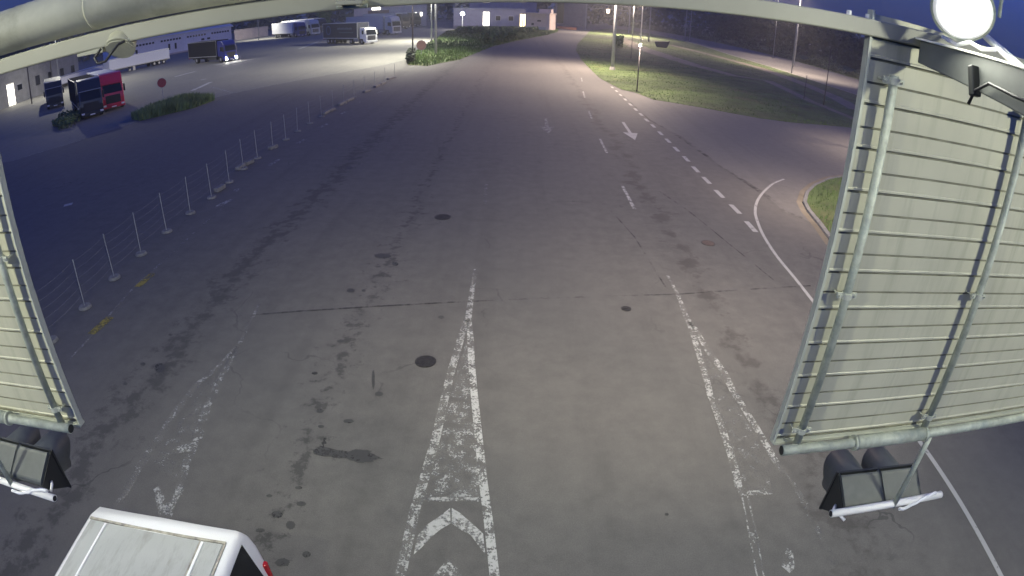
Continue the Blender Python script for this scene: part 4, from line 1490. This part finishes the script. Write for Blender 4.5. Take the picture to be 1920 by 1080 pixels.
def house_parts(t, L, h):
    def X(px):
        return L * (px - 850) / 135.0
    gz = lambda py: HT(AT(910, HD, 50), 910, py)
    f = opening(t, X(905.5), X(917), gz(52), gz(22.5), 'winlit2', 'lilac', 'window')
    MB().box(X(906.5), X(916), -.10, -.073, gz(40), gz(31)).build('lit_panel', 'winlit', f)
    for q in (47, 27):
        MB().box(X(906), X(916), -.12, -.101, gz(q + .6), gz(q - .6)).build('glazing_bar', 'rim', f)
    opening(t, X(929), X(938), gz(38), gz(29.5))
    opening(t, X(953), X(962), gz(38), gz(29.5))
    f = opening(t, X(974.5), X(984.5), gz(50), gz(25), 'winlit', 'lilac', 'window')
    MB().box(X(979), X(980.5), -.10, -.073, gz(50), gz(25)).build('glazing_bar', 'rim', f)
    MB().box(0, L, -.08, -.004, 0, .8).build('plinth', 'wallgrey', t)
    # steel roof lattice
    mb = MB()
    k = 10
    for i in range(k):
        a, b = L * i / k, L * (i + 1) / k
        mb.bar((a, .3, h + .5), (b, .3, h + 2.4), .09, .09)
        mb.bar((b, .3, h + .5), (a, .3, h + 2.4), .09, .09)
    mb.bar((0, .3, h + 2.45), (L, .3, h + 2.45), .14, .14)
    mb.build('roof_lattice', 'polegrey', t)


building('toll_house', 'lilac grey house with two tall glowing windows behind the left verge', 'house', ha, hb, 10, HT(AT(910, HD, 50), 910, 17), 'lilac', house_parts, 'flat', 'walldark', .25)
sa, sb = AT(986, 200, 53), AT(1031, 198, 55)


def shed_parts(t, L, h):
    opening(t, L * .23, L * .33, h * .28, h * .42, 'glass', 'pink')
    opening(t, L * .47, L * .62, h * .52, h * .62, 'glass', 'pink')
    MB().box(L * .90, L * 1.03, -2.2, -1.7, 0, h - .02).build('porch_post', 'pink', t)
    MB().box(L * .05, L * 1.06, -2.4, -.31, h + .01, h + .33).build('porch_roof', 'pink', t)
    MB().box(L * .0, L * .9, -1.9, -1.8, .2, 1.1).build('railing', 'polegrey', t)
    MB().box(L * .5, L * 1.0, 1, 4, h + .37, h + 1.7).build('roof_box', 'pink', t)


building('shed', 'pale pink flat roofed shed at the end of the toll house', 'shed', sa, sb, 8, HT(AT(1010, 200, 54), 1010, 26), 'pink', shed_parts, 'flat', 'pink', .3)
da, db = AT(880, 250, 45), AT(1005, 250, 45)


def dark_parts(t, L, h):
    for r in range(2):
        for k in range(5):
            opening(t, L * (.08 + .18 * k), L * (.08 + .18 * k) + 2.2, 10 + r * 4.5, 12.6 + r * 4.5, 'glass', 'walldark')


building('office_block', 'tall dark facade rising behind the toll house', 'building', da, db, 14, 24, 'walldark', dark_parts, 'flat', 'walldark', .3)
ca, cb = AT(1040, 285, 30), AT(1100, 285, 30)


def conc_parts(t, L, h):
    opening(t, L * .07, L * .28, 1.0, h - 2, 'glass', 'wallgrey', 'window')
    mb = MB()
    for k in range(5):
        mb.box(L * (.3 + .17 * k), L * (.3 + .17 * k) + .5, -.3, -.004, 0, h)
    mb.build('pilaster', 'wallgrey', t)


building('concrete_hall', 'grey concrete hall with one tall dark window beyond the bend', 'building', ca, cb, 14, 22, 'wallgrey', conc_parts, 'flat', 'walldark', .3)
# canopy building with lit sign left of the pole
ca, cb = AT(690, 232, 40), AT(800, 232, 40)
t = building('canopy_building', 'dark low building with a glowing white panel above the grey lorry', 'building', ca, cb, 12, 9.5, 'walldark',
             lambda t, L, h: (MB().box(L * .07, L * .21, -.25, -.004, 6.9, 9.3).build('lit_panel', 'winlit2', t),
                              MB().box(L * .22, L * .6, -.25, -.004, 7.7, 8.6).build('fascia', 'pink', t),
                              MB().box(0, L * .36, -.2, -.003, 5.4, 6.7).build('red_band', 'signrust', t),
                              MB().box(L * .80, L * .83, -.25, -.004, 4.0, 5.4).build('lit_panel', 'winlit2', t),
                              MB().box(L * .89, L * .92, -.25, -.004, 4.0, 5.4).build('lit_panel', 'winlit2', t)), 'flat', 'walldark')
ca, cb = AT(664, 225, 40), AT(690, 225, 40)
building('hut', 'small pale pink hut left of the glowing panel', 'hut', ca, cb, 5, 7.5, 'pink', lambda t, L, h: opening(t, L * .3, L * .6, 2, 4), 'flat', 'walldark', .1)

# lit bollard lamp before the house
g = AT(867, 188, 44)
t = thing('garden_lamp', 'white globe lamp on a short post by the toll house lawn', 'lamp', g)
h = HT(g, 867, 25)
MB().tube((0, 0, 0), (0, 0, h - .4), .18, .14, n=10).build('post', 'whitem', t)
mb = MB()
n = 12
for j in range(6):
    pass
mb.tube((0, 0, h - .45), (0, 0, h + .1), .55, .62, n=14)
mb.tube((0, 0, h + .1), (0, 0, h + .45), .62, .25, n=14)
mb.build('globe', 'lamp', t)
li = bpy.data.lights.new('globe_light', 'POINT')
li.energy = 4500
li.color = (1, .95, .9)
li.shadow_soft_size = .6
lo = bpy.data.objects.new('globe_light', li)
COL.objects.link(lo)
lo.parent = t
lo.location = (0, -.8, h + .8)

# portal frame over the far bend
t = thing('portal_frame', 'slender lattice portal over the road bend', 'portal', AT(1098, 230, 40), 0)
off = Vector(t.location)
B = AT(1180, 230, 40) - off
mb = MB()
for hh in (8.6, 10.2):
    mb.bar((0, 0, hh), B + Vector((0, 0, hh)), .2, .2)
for k in range(9):
    a, b = B * (k / 9), B * ((k + 1) / 9)
    mb.bar(a + Vector((0, 0, 8.6 if k % 2 else 10.2)), b + Vector((0, 0, 10.2 if k % 2 else 8.6)), .12, .12)
mb.build('truss', 'polegrey', t)
MB().tube((0, 0, 0), (0, 0, 10.3), .2, n=8).build('leg', 'polegrey', t)
MB().tube(B, B + Vector((0, 0, 10.3)), .2, n=8).build('leg', 'polegrey', t)
MB().box(B.x * .5 - .5, B.x * .5 + .5, B.y * .5 - .35, B.y * .5 - .2, 7.2, 8.5).build('lit_signal', 'sod', t)

# striped barriers along the far road mouth
for i, px in enumerate((1051, 1060, 1069, 1077)):
    g = AT(px, 225 - i * 2, 28)
    o = MB().box(-1.0, 1.0, -.2, .2, 0, .95).build('road_barrier', 'orange', bevel=.08, loc=g)
    tag(o, ['faded orange barrier nearest the shed, of four in the row', 'faded orange barrier second from the shed, of four', 'faded orange barrier third from the shed, of four', 'faded orange barrier farthest from the shed, of four'][i], 'barrier', 'orange barriers at the road bend')

# bin on the right verge
g = G(1241, 89)
t = thing('skip_bin', 'dark open skip lying on the right grass verge', 'skip', g, R(-20))
b_ = MB().prism_y([(-1.7, 1.25), (-1.25, .15), (1.25, .15), (1.7, 1.6)], -.8, .8).build('tub', 'bin', t, bevel=.05)
MB().box(-1.1, 1.1, -.7, .7, 0, .15).build('base', 'bin', t)
MB().bar((1.65, -.82, 1.62), (1.65, .82, 1.62), .12, .1).build('rim', 'bin', b_)

# ================================================================== PLANTS
def shrub(name, label, poly, n, hgt, m='leaf', size=.16, group=None):
    cx = sum(p[0] for p in poly) / len(poly)
    cy = sum(p[1] for p in poly) / len(poly)
    xs, ys = [p[0] for p in poly], [p[1] for p in poly]
    lump = [(rnd.uniform(min(xs), max(xs)), rnd.uniform(min(ys), max(ys)), rnd.uniform(.8, 2.2), rnd.uniform(.5, 1.0)) for _ in range(26)]

    def smp():
        while True:
            x, y = rnd.uniform(min(xs), max(xs)), rnd.uniform(min(ys), max(ys))
            if not inside(poly, x, y):
                continue
            k = .18
            for lx, ly, lr, lh in lump:
                q = 1 - ((x - lx) ** 2 + (y - ly) ** 2) / lr ** 2
                if q > 0:
                    k = max(k, lh * math.sqrt(q))
            return (x, y, hgt * k * (rnd.random() ** .5))
    mb = MB()
    leaves(mb, n, smp, size)
    return mb.build(name, m)


BU = [G(*p) for p in [(248, 224), (275, 211), (300, 200), (345, 190), (372, 187), (402, 188), (362, 203), (300, 218), (262, 227)]]
struct(MB().prism_z([p * 1.0 for p in BU], -.05, .02).build('shrub_island', 'grass'))
mb = MB()
blades(mb, BU, 6500, .95, .07)
leaves(mb, 1500, lambda: (lambda q: (q.x, q.y, rnd.uniform(.05, .55)))(BU[0].lerp(BU[4], rnd.random()).lerp(BU[rnd.randrange(9)], rnd.random() * .85)), .14)
tag(mb.build('low_shrub', 'leaflit'), 'lush green low growth in front of the round red sign', 'shrub')
WE = [G(*p) for p in [(97, 238), (112, 225), (150, 216), (158, 222), (135, 238), (112, 246)]]
tag(shrub('weed_clump', '', WE, 1800, .8, 'leaf', .13), 'patch of weeds on the asphalt before the black lorry', 'weeds')
HG = [G(*p) for p in [(905, 82), (922, 84), (968, 76), (966, 70), (930, 72), (905, 75)]]


def hedge_pt():
    while True:
        x, y = rnd.uniform(min(p.x for p in HG), max(p.x for p in HG)), rnd.uniform(min(p.y for p in HG), max(p.y for p in HG))
        if inside(HG, x, y):
            return (x, y, rnd.uniform(0, 1) ** .6 * 1.9)


mb = MB()
leaves(mb, 4200, hedge_pt, .42)
tag(mb.build('hedge', 'leaf'), 'dark clipped hedge at the road side of the left verge', 'hedge')
HG = [G(*p) for p in [(855, 62), (905, 62), (985, 62), (1010, 60), (1008, 57), (900, 57), (860, 57)]]
mb = MB()
leaves(mb, 3000, lambda: (lambda q: (q[0], q[1], q[2] * .6))(hedge_pt()), .45)
tag(mb.build('hedge', 'leaf'), 'low hedge under the glowing windows of the toll house', 'hedge')
HG = [G(*p) for p in [(762, 121), (775, 121), (778, 108), (766, 108)]]
mb = MB()
leaves(mb, 900, lambda: (lambda q: (q[0], q[1], q[2] * .7))(hedge_pt()), .22)
tag(mb.build('low_shrub', 'leafdark'), 'dark little shrub at the foot of the thin dark pole', 'shrub')
HG = [G(*p) for p in [(1150, 92), (1166, 92), (1168, 78), (1152, 78)]]
mb = MB()
leaves(mb, 900, lambda: (lambda q: (q[0], q[1], q[2] * .8))(hedge_pt()), .3)
tag(mb.build('low_shrub', 'leaf'), 'round green shrub behind the thick pole of the right verge', 'shrub')


def tree(label, base, h, rad, n, m='leaf', size=.4, group='trees'):
    t = thing('tree', label, 'tree', base, 0, group)
    mb = MB().tube((0, 0, 0), (.2, .1, h * .5), h * .022, h * .012, n=8)
    for k in range(6):
        a = k * 1.05 + .3
        mb.tube((.15, .08, h * (.28 + .05 * k)), (math.cos(a) * rad * .6, math.sin(a) * rad * .6, h * (.5 + .06 * k)), h * .009, h * .004, n=6)
    mb.build('trunk', 'bark', t)
    cl = [(rnd.gauss(0, rad * .42), rnd.gauss(0, rad * .42), h * rnd.uniform(.35, .92), rad * rnd.uniform(.28, .5)) for _ in range(16)]

    def smp():
        c = rnd.choice(cl)
        v = Vector((rnd.gauss(0, 1), rnd.gauss(0, 1), rnd.gauss(0, 1))).normalized() * c[3] * rnd.uniform(.55, 1.0)
        return (c[0] + v.x, c[1] + v.y, max(.4, c[2] + v.z))
    mb = MB()
    leaves(mb, n, smp, size)
    mb.build('crown', m, t)
    return t


tree('leafy green tree above the rear of the navy trailer', AT(611, 235, 45), 9.5, 4.2, 1800, 'leaf', .5)

# far-off wood, one mass behind everything
mb = MB()


def wood(p0, p1, depth, h0, h1, n, size):
    p0, p1 = Vector(p0), Vector(p1)
    d = p1 - p0
    nrm = Vector((-d.y, d.x, 0)).normalized()
    if nrm.dot(p0) < 0:
        nrm = -nrm
    k = 60
    hs = [rnd.uniform(h0, h1) for _ in range(k + 1)]
    for _ in range(n):
        f = rnd.random()
        i = int(f * k)
        hh = hs[i] + (hs[i + 1] - hs[i]) * (f * k - i)
        b = p0 + d * f + nrm * (rnd.random() * depth)
        z = hh * rnd.random() ** .75
        c = Vector((b.x, b.y, z))
        a = Vector((rnd.gauss(0, 1), rnd.gauss(0, 1), rnd.gauss(0, 1))).normalized()
        bb_ = a.cross(Vector((rnd.gauss(0, 1), rnd.gauss(0, 1), rnd.gauss(0, 1)))).normalized()
        q = size * rnd.uniform(.6, 1.5)
        mb.add([c - a * q, c + bb_ * q * .6, c + a * q, c - bb_ * q * .6], [(0, 1, 2, 3)])


wood((107, 60, 0), (107, 120, 0), 9, 8, 10.5, 6000, .7)
wood((108, 118, 0), (112, 200, 0), 12, 9, 12, 7000, .8)
wood((112, 200, 0), (100, 330, 0), 14, 12, 17, 7000, 1.0)
wood((100, 330, 0), (20, 380, 0), 14, 22, 34, 6000, 1.3)
wood((20, 380, 0), (-120, 330, 0), 14, 22, 34, 7000, 1.4)
wood((-120, 330, 0), (-190, 210, 0), 14, 20, 30, 9000, 1.2)
wood((-190, 210, 0), (-200, 90, 0), 14, 18, 26, 7000, 1.1)
struct(mb.build('far_wood', 'leafdark'), 'stuff')
# bushes along the far road
mb = MB()
for i in range(len(farup) - 1):
    a, b = farup[i], farup[i + 1]
    n = 1100
    for _ in range(n):
        p = a.lerp(b, rnd.random())
        q = p * (1 + (1.2 + rnd.random() * 5) / p.length)
        hh = 2.2 * (.5 + .5 * math.sin(q.x * .35 + q.y * .22)) + .7
        c = Vector((q.x, q.y, hh * rnd.random()))
        leaves(mb, 1, lambda: c, .32)
struct(mb.build('roadside_scrub', 'leafdark'), 'stuff')

# ------------------------------------------------------------------ evening haze
hm = bpy.data.materials.new('haze_air')
hm.use_nodes = True
hn = hm.node_tree
hn.nodes.remove(hn.nodes['Principled BSDF'])
pv = hn.nodes.new('ShaderNodeVolumePrincipled')
pv.inputs['Density'].default_value = .0006
pv.inputs['Anisotropy'].default_value = .5
pv.inputs['Color'].default_value = (.95, .95, .95, 1)
hn.links.new(pv.outputs[0], hn.nodes['Material Output'].inputs['Volume'])
M['haze'] = hm
struct(MB().box(-400, 400, -70, 480, -1, 45).build('haze', 'haze'), 'stuff')
